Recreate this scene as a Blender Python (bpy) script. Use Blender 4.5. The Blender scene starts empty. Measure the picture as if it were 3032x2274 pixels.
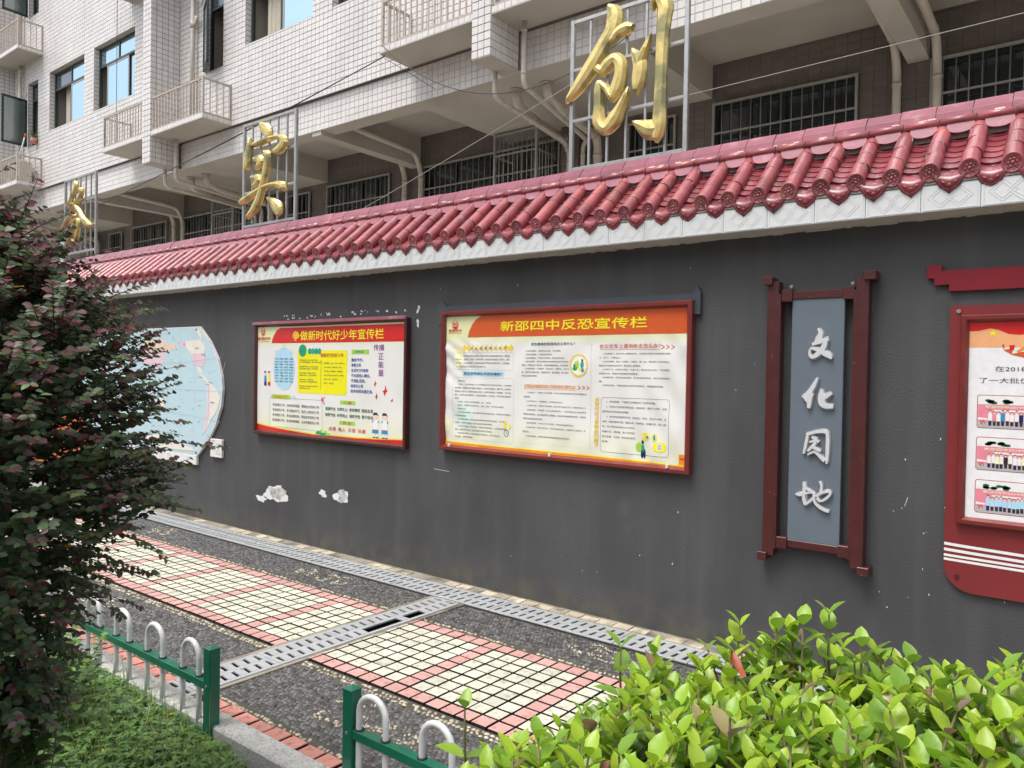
import bpy, bmesh, math, random
import numpy as np
from mathutils import Vector, Matrix, Euler
R = math.radians
rnd = random.Random(7)
sc = bpy.context.scene
COL = sc.collection

# ------------------------------------------------------------------ camera, world, sun, exposure
cam = bpy.data.cameras.new('camera')
cam.sensor_width = 36.0
cam.lens = 2258.083 * 36.0 / 3032.0
cam.clip_start = 0.05
cam.clip_end = 2000
co = bpy.data.objects.new('camera', cam); COL.objects.link(co)
YAW, PITCH, ROLL = 0.6634164, -0.01588109, 0.01742832
cy, sy = math.cos(YAW), math.sin(YAW)
fwd = Vector((-sy*math.cos(PITCH), cy*math.cos(PITCH), math.sin(PITCH)))
rt = Vector((cy, sy, 0)); up = rt.cross(fwd)
r2 = rt*math.cos(ROLL)+up*math.sin(ROLL); u2 = -rt*math.sin(ROLL)+up*math.cos(ROLL)
CAM = Vector((0, -4.315523, 1.6))
co.matrix_world = Matrix(((r2.x, u2.x, -fwd.x, CAM.x), (r2.y, u2.y, -fwd.y, CAM.y), (r2.z, u2.z, -fwd.z, CAM.z), (0, 0, 0, 1)))
sc.camera = co

SUN_EL, SUN_AZ = 66.0, 200.0     # azimuth clockwise from +Y
w = bpy.data.worlds.new('World'); sc.world = w; w.use_nodes = True
nt = w.node_tree; bg = nt.nodes['Background']
sky = nt.nodes.new('ShaderNodeTexSky'); sky.sky_type = 'NISHITA'; sky.sun_disc = False
sky.sun_elevation = R(SUN_EL); sky.sun_rotation = R(SUN_AZ); sky.air_density = 1.0; sky.dust_density = 4.0; sky.ozone_density = 1.0
hs = nt.nodes.new('ShaderNodeHueSaturation'); hs.inputs['Saturation'].default_value = 0.38; hs.inputs['Value'].default_value = 1.0
nt.links.new(sky.outputs[0], hs.inputs['Color']); nt.links.new(hs.outputs[0], bg.inputs['Color'])
bg.inputs['Strength'].default_value = 0.15
sl = bpy.data.lights.new('sun', 'SUN'); sl.energy = 1.2; sl.angle = R(25); sl.color = (1.0, 0.97, 0.93)
so = bpy.data.objects.new('sun', sl); COL.objects.link(so)
az = R(SUN_AZ); d = Vector((math.sin(az)*math.cos(R(SUN_EL)), math.cos(az)*math.cos(R(SUN_EL)), math.sin(R(SUN_EL))))
so.rotation_euler = d.to_track_quat('Z', 'Y').to_euler(); so.location = d*30
sc.view_settings.view_transform = 'Standard'; sc.view_settings.look = 'None'
sc.view_settings.exposure = 0.80; sc.view_settings.gamma = 1.0
sc.view_settings.use_curve_mapping = False
sc.cycles.max_bounces = 6

# ------------------------------------------------------------------ helpers
WORLD = {}
def tag(o, label=None, cat=None, group=None, kind=None):
    if label: o['label'] = label
    if cat: o['category'] = cat
    if group: o['group'] = group
    if kind: o['kind'] = kind
    return o
def empty(name, loc):
    o = bpy.data.objects.new(name, None); COL.objects.link(o); o.location = loc
    o.empty_display_size = 0.1
    WORLD[o.name] = Vector(loc); return o
def link(name, me, parent=None, at=(0, 0, 0), rot=None, scale=None):
    """at = world position of the mesh origin"""
    o = bpy.data.objects.new(name, me); COL.objects.link(o)
    at = Vector(at)
    if parent is not None:
        o.parent = parent; o.location = at - WORLD[parent.name]
    else:
        o.location = at
    if rot is not None: o.rotation_euler = rot
    if scale is not None: o.scale = scale
    WORLD[o.name] = at
    return o

class MB:
    def __init__(s): s.v = []; s.f = []; s.m = []; s.mi = 0; s.sm = []
    def add(s, vs, fs, smooth=False):
        b = len(s.v); s.v.extend([tuple(x) for x in vs])
        for f in fs: s.f.append(tuple(b+i for i in f)); s.m.append(s.mi); s.sm.append(smooth)
        return s
    def box(s, x0, x1, y0, y1, z0, z1):
        s.add([(x0,y0,z0),(x1,y0,z0),(x1,y1,z0),(x0,y1,z0),(x0,y0,z1),(x1,y0,z1),(x1,y1,z1),(x0,y1,z1)],
              [(0,3,2,1),(4,5,6,7),(0,1,5,4),(1,2,6,5),(2,3,7,6),(3,0,4,7)]); return s
    def cbox(s, x0, x1, y0, y1, z0, z1, c=0.004):
        """chamfered box"""
        c = min(c, (x1-x0)*.45, (y1-y0)*.45, (z1-z0)*.45)
        vs = []; idx = {}
        for sx in (0,1):
            for sy_ in (0,1):
                for sz in (0,1):
                    X, Y, Z = (x0,x1)[sx], (y0,y1)[sy_], (z0,z1)[sz]
                    dx, dy, dz = (c,-c)[sx], (c,-c)[sy_], (c,-c)[sz]
                    idx[(sx,sy_,sz,0)] = len(vs); vs.append((X, Y+dy, Z+dz))
                    idx[(sx,sy_,sz,1)] = len(vs); vs.append((X+dx, Y, Z+dz))
                    idx[(sx,sy_,sz,2)] = len(vs); vs.append((X+dx, Y+dy, Z))
        F = []
        I = idx
        for a in (0,1):
            q = [I[(a,0,0,0)],I[(a,1,0,0)],I[(a,1,1,0)],I[(a,0,1,0)]]; F.append(q if a else q[::-1])
            q = [I[(0,a,0,1)],I[(1,a,0,1)],I[(1,a,1,1)],I[(0,a,1,1)]]; F.append(q[::-1] if a else q)
            q = [I[(0,0,a,2)],I[(1,0,a,2)],I[(1,1,a,2)],I[(0,1,a,2)]]; F.append(q if a else q[::-1])
        for a in (0,1):
            for b in (0,1):
                q = [I[(a,b,0,0)],I[(a,b,1,0)],I[(a,b,1,1)],I[(a,b,0,1)]]; F.append(q if (a ^ b) else q[::-1])
                q = [I[(a,0,b,0)],I[(a,1,b,0)],I[(a,1,b,2)],I[(a,0,b,2)]]; F.append(q[::-1] if (a ^ b) else q)
                q = [I[(0,a,b,1)],I[(1,a,b,1)],I[(1,a,b,2)],I[(0,a,b,2)]]; F.append(q if (a ^ b) else q[::-1])
        for k in [(x,y,z) for x in (0,1) for y in (0,1) for z in (0,1)]:
            q = [I[k+(0,)],I[k+(1,)],I[k+(2,)]]; F.append(q if sum(k) % 2 else q[::-1])
        s.add(vs, F); return s
    def tube(s, pts, r, n=10, cap=True, smooth=True):
        pts = [Vector(p) for p in pts]; rs = r if isinstance(r, (list, tuple)) else [r]*len(pts)
        T = (pts[1]-pts[0]).normalized()
        U = T.orthogonal().normalized()
        rings = []; b = len(s.v)
        for i, p in enumerate(pts):
            if i == 0: t = (pts[1]-pts[0]).normalized()
            elif i == len(pts)-1: t = (pts[-1]-pts[-2]).normalized()
            else: t = ((pts[i]-pts[i-1]).normalized()+(pts[i+1]-pts[i]).normalized()).normalized()
            U = (U - t*U.dot(t)).normalized(); W = t.cross(U)
            for k in range(n):
                a = 2*math.pi*k/n
                s.v.append(tuple(p + (U*math.cos(a)+W*math.sin(a))*rs[i]))
        for i in range(len(pts)-1):
            for k in range(n):
                a = b+i*n+k; c = b+i*n+(k+1) % n
                s.f.append((a, c, c+n, a+n)); s.m.append(s.mi); s.sm.append(smooth)
        if cap:
            s.f.append(tuple(b+k for k in range(n))[::-1]); s.m.append(s.mi); s.sm.append(False)
            e = b+(len(pts)-1)*n
            s.f.append(tuple(e+k for k in range(n))); s.m.append(s.mi); s.sm.append(False)
        return s
    def prism(s, poly, y0, y1):
        """poly of (x,z) extruded along y; y0 front"""
        n = len(poly)
        ar = sum(poly[i][0]*poly[(i+1) % n][1]-poly[(i+1) % n][0]*poly[i][1] for i in range(n))
        if ar < 0: poly = poly[::-1]
        vs = [(x, y0, z) for x, z in poly]+[(x, y1, z) for x, z in poly]
        fs = [tuple(range(n)), tuple(range(2*n-1, n-1, -1))]
        for i in range(n): j = (i+1) % n; fs.append((j, i, i+n, j+n))
        s.add(vs, fs); return s
    def extx(s, poly, x0, x1, smooth=False):
        """poly of (y,z) extruded along x"""
        n = len(poly)
        ar = sum(poly[i][0]*poly[(i+1) % n][1]-poly[(i+1) % n][0]*poly[i][1] for i in range(n))
        if ar < 0: poly = poly[::-1]
        vs = [(x0, y, z) for y, z in poly]+[(x1, y, z) for y, z in poly]
        fs = [tuple(range(n-1, -1, -1)), tuple(range(n, 2*n))]
        s.add(vs, fs)
        b = len(s.v)-2*n
        for i in range(n):
            j = (i+1) % n
            s.f.append((b+i, b+j, b+j+n, b+i+n)); s.m.append(s.mi); s.sm.append(smooth)
        return s
    def mesh(s, name, mats):
        me = bpy.data.meshes.new(name); me.from_pydata(s.v, [], s.f)
        if not isinstance(mats, (list, tuple)): mats = [mats]
        for m in mats: me.materials.append(m)
        me.polygons.foreach_set('material_index', s.m); me.polygons.foreach_set('use_smooth', s.sm)
        me.update(); return me
    def build(s, name, mats, parent=None, at=None, origin=(0, 0, 0)):
        me = s.mesh(name, mats)
        return link(name, me, parent, at if at is not None else origin)

def quadmesh(name, V, F, mat, smooth=False, cols=None):
    """V (n,3) F (m,4) numpy"""
    me = bpy.data.meshes.new(name)
    V = np.asarray(V, np.float32); F = np.asarray(F, np.int32); m, k = F.shape
    me.vertices.add(len(V)); me.vertices.foreach_set('co', V.ravel())
    me.loops.add(m*k); me.loops.foreach_set('vertex_index', F.ravel())
    me.polygons.add(m); me.polygons.foreach_set('loop_start', np.arange(0, m*k, k, dtype=np.int32)); me.polygons.foreach_set('loop_total', np.full(m, k, np.int32))
    me.polygons.foreach_set('use_smooth', np.full(m, smooth))
    me.materials.append(mat)
    if cols is not None:
        a = me.color_attributes.new('tint', 'FLOAT_COLOR', 'POINT')
        a.data.foreach_set('color', np.asarray(cols, np.float32).ravel())
    me.update(calc_edges=True); return me
def mass(base_v, base_f, mats4):
    """mats4 (n,3,4): affine; returns V,F"""
    bv = np.asarray(base_v, float); bf = np.asarray(base_f, int); M = np.asarray(mats4)
    V = np.einsum('nij,kj->nki', M[:, :, :3], bv)+M[:, None, :, 3]
    F = bf[None]+(np.arange(len(M))*len(bv))[:, None, None]
    return V.reshape(-1, 3), F.reshape(-1, bf.shape[1])

# ------------------------------------------------------------------ materials
def mat(name, col, rough=.6, var=.12, vscale=6., bump=0., bscale=80., metal=0., spec=.5, coat=0., island=0., col2=None, c2scale=3., c2lo=.5, c2hi=.7, tint=False, trans=0., bdetail=4., stain=None, streak=0., crough=.05, wst=None):
    m = bpy.data.materials.new(name); m.use_nodes = True; N = m.node_tree; n = N.nodes; L = N.links
    b = n['Principled BSDF']
    b.inputs['Roughness'].default_value = rough; b.inputs['Metallic'].default_value = metal
    b.inputs['Specular IOR Level'].default_value = spec
    b.inputs['Coat Weight'].default_value = coat; b.inputs['Coat Roughness'].default_value = crough
    tc = n.new('ShaderNodeNewGeometry'); pos = tc.outputs['Position']
    def noise(scale, detail=3.):
        t = n.new('ShaderNodeTexNoise'); t.inputs['Scale'].default_value = scale; t.inputs['Detail'].default_value = detail
        L.new(pos, t.inputs['Vector']); return t.outputs['Fac']
    def mixc(fac, a, bb):
        x = n.new('ShaderNodeMix'); x.data_type = 'RGBA'
        for s_, v in ((0, fac), (6, a), (7, bb)):
            if hasattr(v, 'node'): L.new(v, x.inputs[s_])
            elif s_ == 0: x.inputs[s_].default_value = v
            else: x.inputs[s_].default_value = (*v, 1)
        return x.outputs[2]
    def ramp(f, lo, hi):
        r = n.new('ShaderNodeMapRange'); r.inputs[1].default_value = lo; r.inputs[2].default_value = hi; L.new(f, r.inputs[0]); return r.outputs[0]
    if tint:
        at = n.new('ShaderNodeAttribute'); at.attribute_name = 'tint'; c = at.outputs['Color']
    else:
        c = col
    if col2 is not None:
        c = mixc(ramp(noise(c2scale, 5.), c2lo, c2hi), c, col2)
    if stain is not None:
        c = mixc(ramp(noise(stain[1], 6.), stain[2], stain[3]), c, stain[0])
    if streak:
        mp = n.new('ShaderNodeVectorMath'); mp.operation = 'MULTIPLY'; mp.inputs[1].default_value = (14, 14, .9); L.new(pos, mp.inputs[0])
        t = n.new('ShaderNodeTexNoise'); t.inputs['Scale'].default_value = 1.; t.inputs['Detail'].default_value = 4.; L.new(mp.outputs[0], t.inputs['Vector'])
        r_ = ramp(t.outputs['Fac'], .52, .75); mm = n.new('ShaderNodeMath'); mm.operation = 'MULTIPLY'; mm.inputs[1].default_value = streak; L.new(r_, mm.inputs[0])
        c = mixc(mm.outputs[0], c, (.17, .15, .13))
    if wst:
        for sc_, lo_, hi_, cc_, am_ in ((( 5, 5, .35), .50, .72, wst[0], .5), ((2.2, 2.2, .5), .55, .8, wst[1], .6), ((40, 40, 2.5), .62, .75, wst[0], .2)):
            mp = n.new('ShaderNodeVectorMath'); mp.operation = 'MULTIPLY'; mp.inputs[1].default_value = sc_; L.new(pos, mp.inputs[0])
            t = n.new('ShaderNodeTexNoise'); t.inputs['Scale'].default_value = 1.; t.inputs['Detail'].default_value = 6.; t.inputs['Roughness'].default_value = .6; L.new(mp.outputs[0], t.inputs['Vector'])
            r_ = ramp(t.outputs['Fac'], lo_, hi_); mm = n.new('ShaderNodeMath'); mm.operation = 'MULTIPLY'; mm.inputs[1].default_value = am_; L.new(r_, mm.inputs[0])
            c = mixc(mm.outputs[0], c, cc_)
        sp = n.new('ShaderNodeSeparateXYZ'); L.new(pos, sp.inputs[0]); zr = n.new('ShaderNodeMapRange'); zr.inputs[1].default_value = .22; zr.inputs[2].default_value = .0; L.new(sp.outputs['Z'], zr.inputs[0])
        mm = n.new('ShaderNodeMath'); mm.operation = 'MULTIPLY'; L.new(zr.outputs[0], mm.inputs[0]); L.new(ramp(noise(7., 7.), .38, .68), mm.inputs[1]); c = mixc(mm.outputs[0], c, (.105, .10, .075))
    hsv = n.new('ShaderNodeHueSaturation')
    if hasattr(c, 'node'): L.new(c, hsv.inputs['Color'])
    else: hsv.inputs['Color'].default_value = (*c, 1)
    v = ramp(noise(vscale), .2, .8)
    v2 = n.new('ShaderNodeMath'); v2.operation = 'MULTIPLY_ADD'; v2.inputs[1].default_value = 2*var; v2.inputs[2].default_value = 1-var; L.new(v, v2.inputs[0])
    val = v2.outputs[0]
    if island:
        oi = n.new('ShaderNodeObjectInfo'); ad = n.new('ShaderNodeMath'); ad.operation = 'ADD'
        L.new(oi.outputs['Random'], ad.inputs[0]); L.new(tc.outputs['Random Per Island'], ad.inputs[1])
        fr = n.new('ShaderNodeMath'); fr.operation = 'FRACT'; L.new(ad.outputs[0], fr.inputs[0])
        v3 = n.new('ShaderNodeMath'); v3.operation = 'MULTIPLY_ADD'; v3.inputs[1].default_value = 2*island; v3.inputs[2].default_value = 1-island; L.new(fr.outputs[0], v3.inputs[0])
        v4 = n.new('ShaderNodeMath'); v4.operation = 'MULTIPLY'; L.new(val, v4.inputs[0]); L.new(v3.outputs[0], v4.inputs[1]); val = v4.outputs[0]
    L.new(val, hsv.inputs['Value'])
    L.new(hsv.outputs[0], b.inputs['Base Color'])
    rr = n.new('ShaderNodeMath'); rr.operation = 'MULTIPLY_ADD'; rr.inputs[1].default_value = .25*rough; rr.inputs[2].default_value = rough*.88; L.new(noise(vscale*3), rr.inputs[0])
    L.new(rr.outputs[0], b.inputs['Roughness'])
    if bump:
        bp = n.new('ShaderNodeBump'); bp.inputs['Strength'].default_value = 1.; bp.inputs['Distance'].default_value = bump
        L.new(noise(bscale, bdetail), bp.inputs['Height']); L.new(bp.outputs[0], b.inputs['Normal'])
    if trans:
        tr = n.new('ShaderNodeBsdfTranslucent'); L.new(hsv.outputs[0], tr.inputs['Color'])
        mx = n.new('ShaderNodeMixShader'); mx.inputs[0].default_value = trans
        L.new(b.outputs[0], mx.inputs[1]); L.new(tr.outputs[0], mx.inputs[2]); L.new(mx.outputs[0], n['Material Output'].inputs[0])
    return m

def flat(name, col, rough=.35, coat=0.):
    m = bpy.data.materials.new(name); m.use_nodes = True; b = m.node_tree.nodes['Principled BSDF']
    b.inputs['Base Color'].default_value = (*col, 1); b.inputs['Roughness'].default_value = rough; b.inputs['Coat Weight'].default_value = coat
    nz = m.node_tree.nodes.new('ShaderNodeTexNoise'); nz.inputs['Scale'].default_value = 30
    g = m.node_tree.nodes.new('ShaderNodeNewGeometry'); m.node_tree.links.new(g.outputs['Position'], nz.inputs['Vector'])
    h = m.node_tree.nodes.new('ShaderNodeHueSaturation'); h.inputs['Color'].default_value = (*col, 1)
    r = m.node_tree.nodes.new('ShaderNodeMapRange'); r.inputs[3].default_value = .9; r.inputs[4].default_value = 1.1
    m.node_tree.links.new(nz.outputs['Fac'], r.inputs[0]); m.node_tree.links.new(r.outputs[0], h.inputs['Value']); m.node_tree.links.new(h.outputs[0], b.inputs['Base Color'])
    return m

M = {}
M['wall'] = mat('dark_grey_plaster', (.057, .057, .059), .66, .14, 1.3, .0022, 95., wst=((.095, .094, .092), (.036, .036, .037)), col2=(.074, .074, .077), c2scale=.9, c2lo=.42, c2hi=.72, stain=((.10, .098, .095), 2.3, .66, .85))
M['tile'] = mat('white_wall_tile', (.715, .685, .66), .28, .07, 1.2, .0006, 18., island=.04, streak=.18, spec=.5)
M['grout'] = mat('dark_grout', (.13, .105, .09), .9, .2, 4)
M['conc'] = mat('painted_concrete', (.47, .44, .39), .8, .1, 1.2, .002, 30., col2=(.38, .34, .29), c2scale=.8, c2lo=.5, c2hi=.8)
M['soffit'] = mat('eave_plaster', (.55, .52, .46), .85, .12, 5, .002, 60.)
M['dtile'] = mat('dark_wall_tile', (.155, .133, .115), .45, .1, 2, .0005, 20., island=.08)  # darker brown tile of the recessed rear wall, its own colour
M['glaze'] = mat('red_glazed_tile', (.31, .072, .084), .40, .22, 9, .0014, 35., island=.2, col2=(.38, .11, .085), c2scale=6, c2lo=.5, c2hi=.8, coat=.42, spec=.5, crough=.17, stain=((.34, .20, .19), 11, .60, .80))
M['glazedk'] = mat('dark_red_glaze', (.23, .040, .050), .36, .25, 9, .001, 35., island=.25, coat=.3, spec=.5, crough=.18, stain=((.22, .15, .13), 13, .60, .8))
M['ridge'] = mat('pink_red_ridge_glaze', (.36, .115, .15), .30, .18, 9, .001, 30., island=.12, coat=.55, spec=.5, crough=.15, stain=((.40, .27, .27), 9, .6, .8))
M['mortar'] = mat('mortar', (.30, .28, .25), .95, .3, 20, .006, 60.)
M['fascia'] = mat('white_relief_tile', (.66, .675, .67), .3, .05, 3, .0004, 50., island=.04, stain=((.5, .48, .44), 3., .62, .8))
M['gold'] = mat('gold_paint', (.70, .55, .22), .40, .15, 12, .0025, 20., metal=.85, col2=(.33, .30, .15), c2scale=7, c2lo=.48, c2hi=.62)
M['steel'] = mat('stainless_steel', (.42, .42, .41), .42, .15, 20, metal=.85)
M['redwood'] = mat('red_frame', (.17, .022, .018), .35, .15, 12, .0004, 120., coat=.2)
M['brown'] = mat('brown_frame', (.068, .014, .013), .4, .25, 14, .0006, 100., coat=.15, stain=((.2, .09, .08), 30., .66, .8))
M['board'] = mat('grey_plaque', (.125, .155, .185), .5, .06, 8, .0002, 200.)
M['bracket'] = mat('grey_bracket', (.055, .068, .08), .55, .12, 10)
M['silver'] = mat('brushed_white_metal', (.80, .81, .83), .3, .06, 20, metal=.35)
M['redboard'] = mat('maroon_board', (.20, .022, .024), .45, .12, 5, .0002, 100.)
M['redbar'] = mat('bright_red_board', (.22, .004, .014), .5, .12, 5)
M['green'] = mat('green_paint', (.004, .125, .070), .35, .2, 8, .0004, 80., coat=.3, stain=((.02, .05, .03), 25, .65, .8))
M['white'] = mat('white_paint', (.62, .63, .63), .35, .12, 12, .0003, 80., coat=.2, stain=((.32, .30, .27), 30, .62, .8))
M['black'] = flat('black_rubber', (.02, .02, .02), .6)
M['bed'] = mat('pebble_bed_mortar', (.075, .066, .052), .95, .3, 15, .004, 70.)
M['grate'] = mat('grey_composite_grate', (.37, .38, .385), .5, .08, 10, .0006, 90., island=.06, stain=((.28, .26, .23), 9, .6, .8))
M['pit'] = mat('dark_channel', (.025, .022, .02), .9, .3, 20, .004, 50)
M['cream'] = mat('cream_paver', (.56, .545, .44), .75, .14, 5, .003, 60., island=.09, col2=(.36, .33, .24), c2scale=26, c2lo=.52, c2hi=.72, stain=((.30, .28, .22), 3.1, .6, .8))
M['pink'] = mat('pink_paver', (.53, .30, .265), .75, .14, 5, .003, 60., island=.10, col2=(.36, .18, .15), c2scale=26, c2lo=.52, c2hi=.72)
M['brick'] = mat('pink_brick', (.55, .24, .19), .8, .15, 12, .004, 50., island=.12, col2=(.3, .13, .1), c2scale=24, c2lo=.52, c2hi=.68)
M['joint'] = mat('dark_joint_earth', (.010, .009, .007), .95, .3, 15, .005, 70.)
M['pebd'] = mat('dark_pebble', (.088, .087, .088), .5, .15, 40, island=.75)
M['pebl'] = mat('light_pebble', (.40, .355, .26), .65, .2, 40, island=.4)
M['dirt'] = mat('dirty_cement', (.27, .24, .19), .95, .25, 9, .006, 40., col2=(.13, .11, .085), c2scale=5, c2lo=.45, c2hi=.65)
M['kerb'] = mat('kerb_concrete', (.50, .49, .46), .9, .12, 14, .004, 120., col2=(.36, .35, .32), c2scale=90, c2lo=.5, c2hi=.6)
M['ctile'] = mat('cream_strip_tile', (.52, .45, .33), .85, .2, 12, .003, 60., island=.2, col2=(.25, .22, .17), c2scale=9, c2lo=.45, c2hi=.65)
M['soil'] = mat('soil', (.045, .035, .025), .95, .3, 8, .02, 25.)
M['ground'] = mat('ground', (.20, .19, .17), .95, .2, 2, .004, 20.)
M['frame'] = mat('dark_green_aluminium', (.022, .035, .034), .35, .1, 8)
M['alu'] = mat('grey_aluminium', (.34, .33, .32), .4, .08, 8, metal=.3)
M['room'] = mat('room_wall', (.42, .37, .31), .9, .06, 3)
M['curtain'] = mat('lace_curtain', (.62, .57, .47), .9, .12, 30)
M['pipe'] = mat('beige_pvc_pipe', (.56, .51, .44), .5, .1, 5, stain=((.36, .32, .27), 7, .6, .8))
M['bars'] = mat('dull_metal_bars', (.38, .37, .34), .45, .15, 15, metal=.3)
M['rail'] = mat('rusty_beige_railing', (.46, .40, .34), .6, .15, 15, stain=((.22, .13, .08), 14, .6, .72))
M['cable'] = flat('grey_cable', (.05, .045, .04), .6)
M['lcable'] = flat('pale_cable', (.30, .29, .27), .6)
M['plaster'] = mat('exposed_plaster', (.55, .54, .52), .9, .25, 20, .004, 70., col2=(.34, .34, .33), c2scale=16, c2lo=.45, c2hi=.6)
M['pwhite'] = mat('bare_white_putty', (.72, .72, .71), .85, .08, 20, .001, 90.)
M['twig'] = mat('twig_bark', (.055, .038, .028), .85, .3, 30, .002, 120.)
M['gtwig'] = mat('green_stem', (.16, .14, .05), .7, .3, 30)
M['loro'] = mat('loropetalum_leaf', (.05, .05, .03), .45, .14, 30, tint=True, trans=.25, spec=.45)
M['hedge'] = mat('hedge_leaf', (.2, .3, .04), .33, .12, 22, tint=True, trans=.35, spec=.5, bump=.0006, bscale=120.)
M['herb'] = mat('ground_cover_leaf', (.08, .15, .04), .5, .15, 30, tint=True, trans=.3)

def glass(name, refl, tintc, dark, rough=.02):
    m = bpy.data.materials.new(name); m.use_nodes = True; N = m.node_tree; n = N.nodes; L = N.links
    g = n.new('ShaderNodeBsdfGlossy'); g.inputs['Color'].default_value = (*tintc, 1); g.inputs['Roughness'].default_value = rough
    b = n['Principled BSDF']; b.inputs['Base Color'].default_value = (*dark, 1); b.inputs['Roughness'].default_value = .1
    mx = n.new('ShaderNodeMixShader'); mx.inputs[0].default_value = refl
    L.new(b.outputs[0], mx.inputs[1]); L.new(g.outputs[0], mx.inputs[2]); L.new(mx.outputs[0], n['Material Output'].inputs[0])
    nz = n.new('ShaderNodeTexNoise'); nz.inputs['Scale'].default_value = 1.5; bp = n.new('ShaderNodeBump'); bp.inputs['Distance'].default_value = .004
    gg = n.new('ShaderNodeNewGeometry'); L.new(gg.outputs['Position'], nz.inputs['Vector']); L.new(nz.outputs['Fac'], bp.inputs['Height']); L.new(bp.outputs[0], g.inputs['Normal'])
    return m
M['skyglass'] = glass('reflective_blue_glass', .72, (.62, .86, 1.0), (.05, .07, .08))
M['dglass'] = glass('dark_glass', .12, (.8, .9, 1.0), (.02, .028, .032))
M['grglass'] = glass('frosted_green_glass', .25, (.8, .9, .9), (.12, .15, .14), .15)

# ------------------------------------------------------------------ tiled surfaces
TB_V = [(-.5,-.5,0),(.5,-.5,0),(.5,.5,0),(-.5,.5,0),(-.47,-.46,1),(.47,-.46,1),(.47,.46,1),(-.47,.46,1)]
TB_F = [(4,5,6,7),(0,1,5,4),(1,2,6,5),(2,3,7,6),(3,0,4,7)]
def rect_sub(r, h):
    x0,x1,y0,y1 = r; a0,a1,b0,b1 = h
    if a0 >= x1 or a1 <= x0 or b0 >= y1 or b1 <= y0: return [r]
    out = []
    if a0 > x0: out.append((x0, a0, y0, y1))
    if a1 < x1: out.append((a1, x1, y0, y1))
    m0, m1 = max(x0, a0), min(x1, a1)
    if b0 > y0: out.append((m0, m1, y0, b0))
    if b1 < y1: out.append((m0, m1, b1, y1))
    return out
def panel_rects(w, h, holes=()):
    rs = [(0, w, 0, h)]
    for ho in holes: rs = [q for r in rs for q in rect_sub(r, ho)]
    return rs
def tile_affines(o, u, v, w, h, holes=(), tw=.1, th=.09, gap=.006, d=.006, ou=0., ov=0.):
    o, u, v = Vector(o), Vector(u), Vector(v); n = u.cross(v)
    out = []
    i0, i1 = int(math.floor(-ou/tw)), int(math.ceil((w-ou)/tw)); j0, j1 = int(math.floor(-ov/th)), int(math.ceil((h-ov)/th))
    for i in range(i0, i1):
        for j in range(j0, j1):
            r = (max(0, ou+i*tw), min(w, ou+(i+1)*tw), max(0, ov+j*th), min(h, ov+(j+1)*th))
            if r[1]-r[0] < .02 or r[3]-r[2] < .02: continue
            rs = [r]
            for ho in holes: rs = [q for x in rs for q in rect_sub(x, ho)]
            for q in rs:
                a, b = q[1]-q[0]-gap, q[3]-q[2]-gap
                if a < .012 or b < .012: continue
                c = o+u*((q[0]+q[1])/2)+v*((q[2]+q[3])/2)
                jit = rnd.uniform(.85, 1.15)*d
                out.append((c, u, v, n, a, b, jit, a > tw*.8 and b > th*.8))
    return out
def aff(t):
    c, u, v, n, a, b, d, _ = t
    return np.array([[u.x*a, v.x*b, n.x*d, c.x], [u.y*a, v.y*b, n.y*d, c.y], [u.z*a, v.z*b, n.z*d, c.z]])
TILEMESH = {}
def emit_tiles(tiles, name, material, parent, nparts=0, key=None):
    tiles.sort(key=lambda t: (t[0]-CAM).length + (0 if t[7] else 50) + (0 if (CAM-t[0]).dot(t[3]) > 0 else 100))
    if nparts:
        k = material.name
        if k not in TILEMESH:
            mb = MB(); mb.add(TB_V, TB_F); TILEMESH[k] = mb.mesh(name, material)
        for t in tiles[:nparts]:
            o = link(name, TILEMESH[k], parent, t[0])
            rot = Matrix((t[1], t[2], t[3])).transposed().to_euler()
            o.rotation_euler = rot; o.scale = (t[4], t[5], t[6])
    rest = tiles[nparts:]
    if rest:
        V, F = mass(TB_V, TB_F, [aff(t) for t in rest])
        o = link(name+'s' if nparts else name, quadmesh(name+'s', V, F, material), parent)
        o['kind'] = 'stuff'

# ------------------------------------------------------------------ ground, channel, path
g = MB(); g.box(-300, 300, -300, 300, -1.2, -.30); gr = g.build('ground', M['ground']); tag(gr, 'grey ground surrounding the walkway and garden bed', kind='structure')
g = MB(); g.box(-14, 2.6, -2.38, -1.77+.0, -.30, -.012); g.box(-14, 2.6, -1.77, -.755, -.30, -.0121); g.box(-14, -3.745, -.755, -.395, -.30, -.0122); g.box(-3.455, 2.6, -.755, -.395, -.30, -.0122)
path = empty('path', (-3.5, -1.3, 0)); tag(path, 'walkway of cream and pink pavers between pebble strips', kind='structure')
g = MB(); 
for xa, xb in ((-14, -3.745), (-3.455, 2.6)):
    for ya, yb in ((-2.40, -2.292), (-1.6985, -.829)): g.box(xa, xb, ya, yb, -.30, -.034)
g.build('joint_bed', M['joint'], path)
g = MB()
for xa, xb in ((-14, -3.745), (-3.455, 2.6)):
    for ya, yb in ((-2.292, -1.6985), (-.829, -.395)): g.box(xa, xb, ya, yb, -.30, -.010)
g.build('mortar_bed', M['bed'], path)

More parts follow.
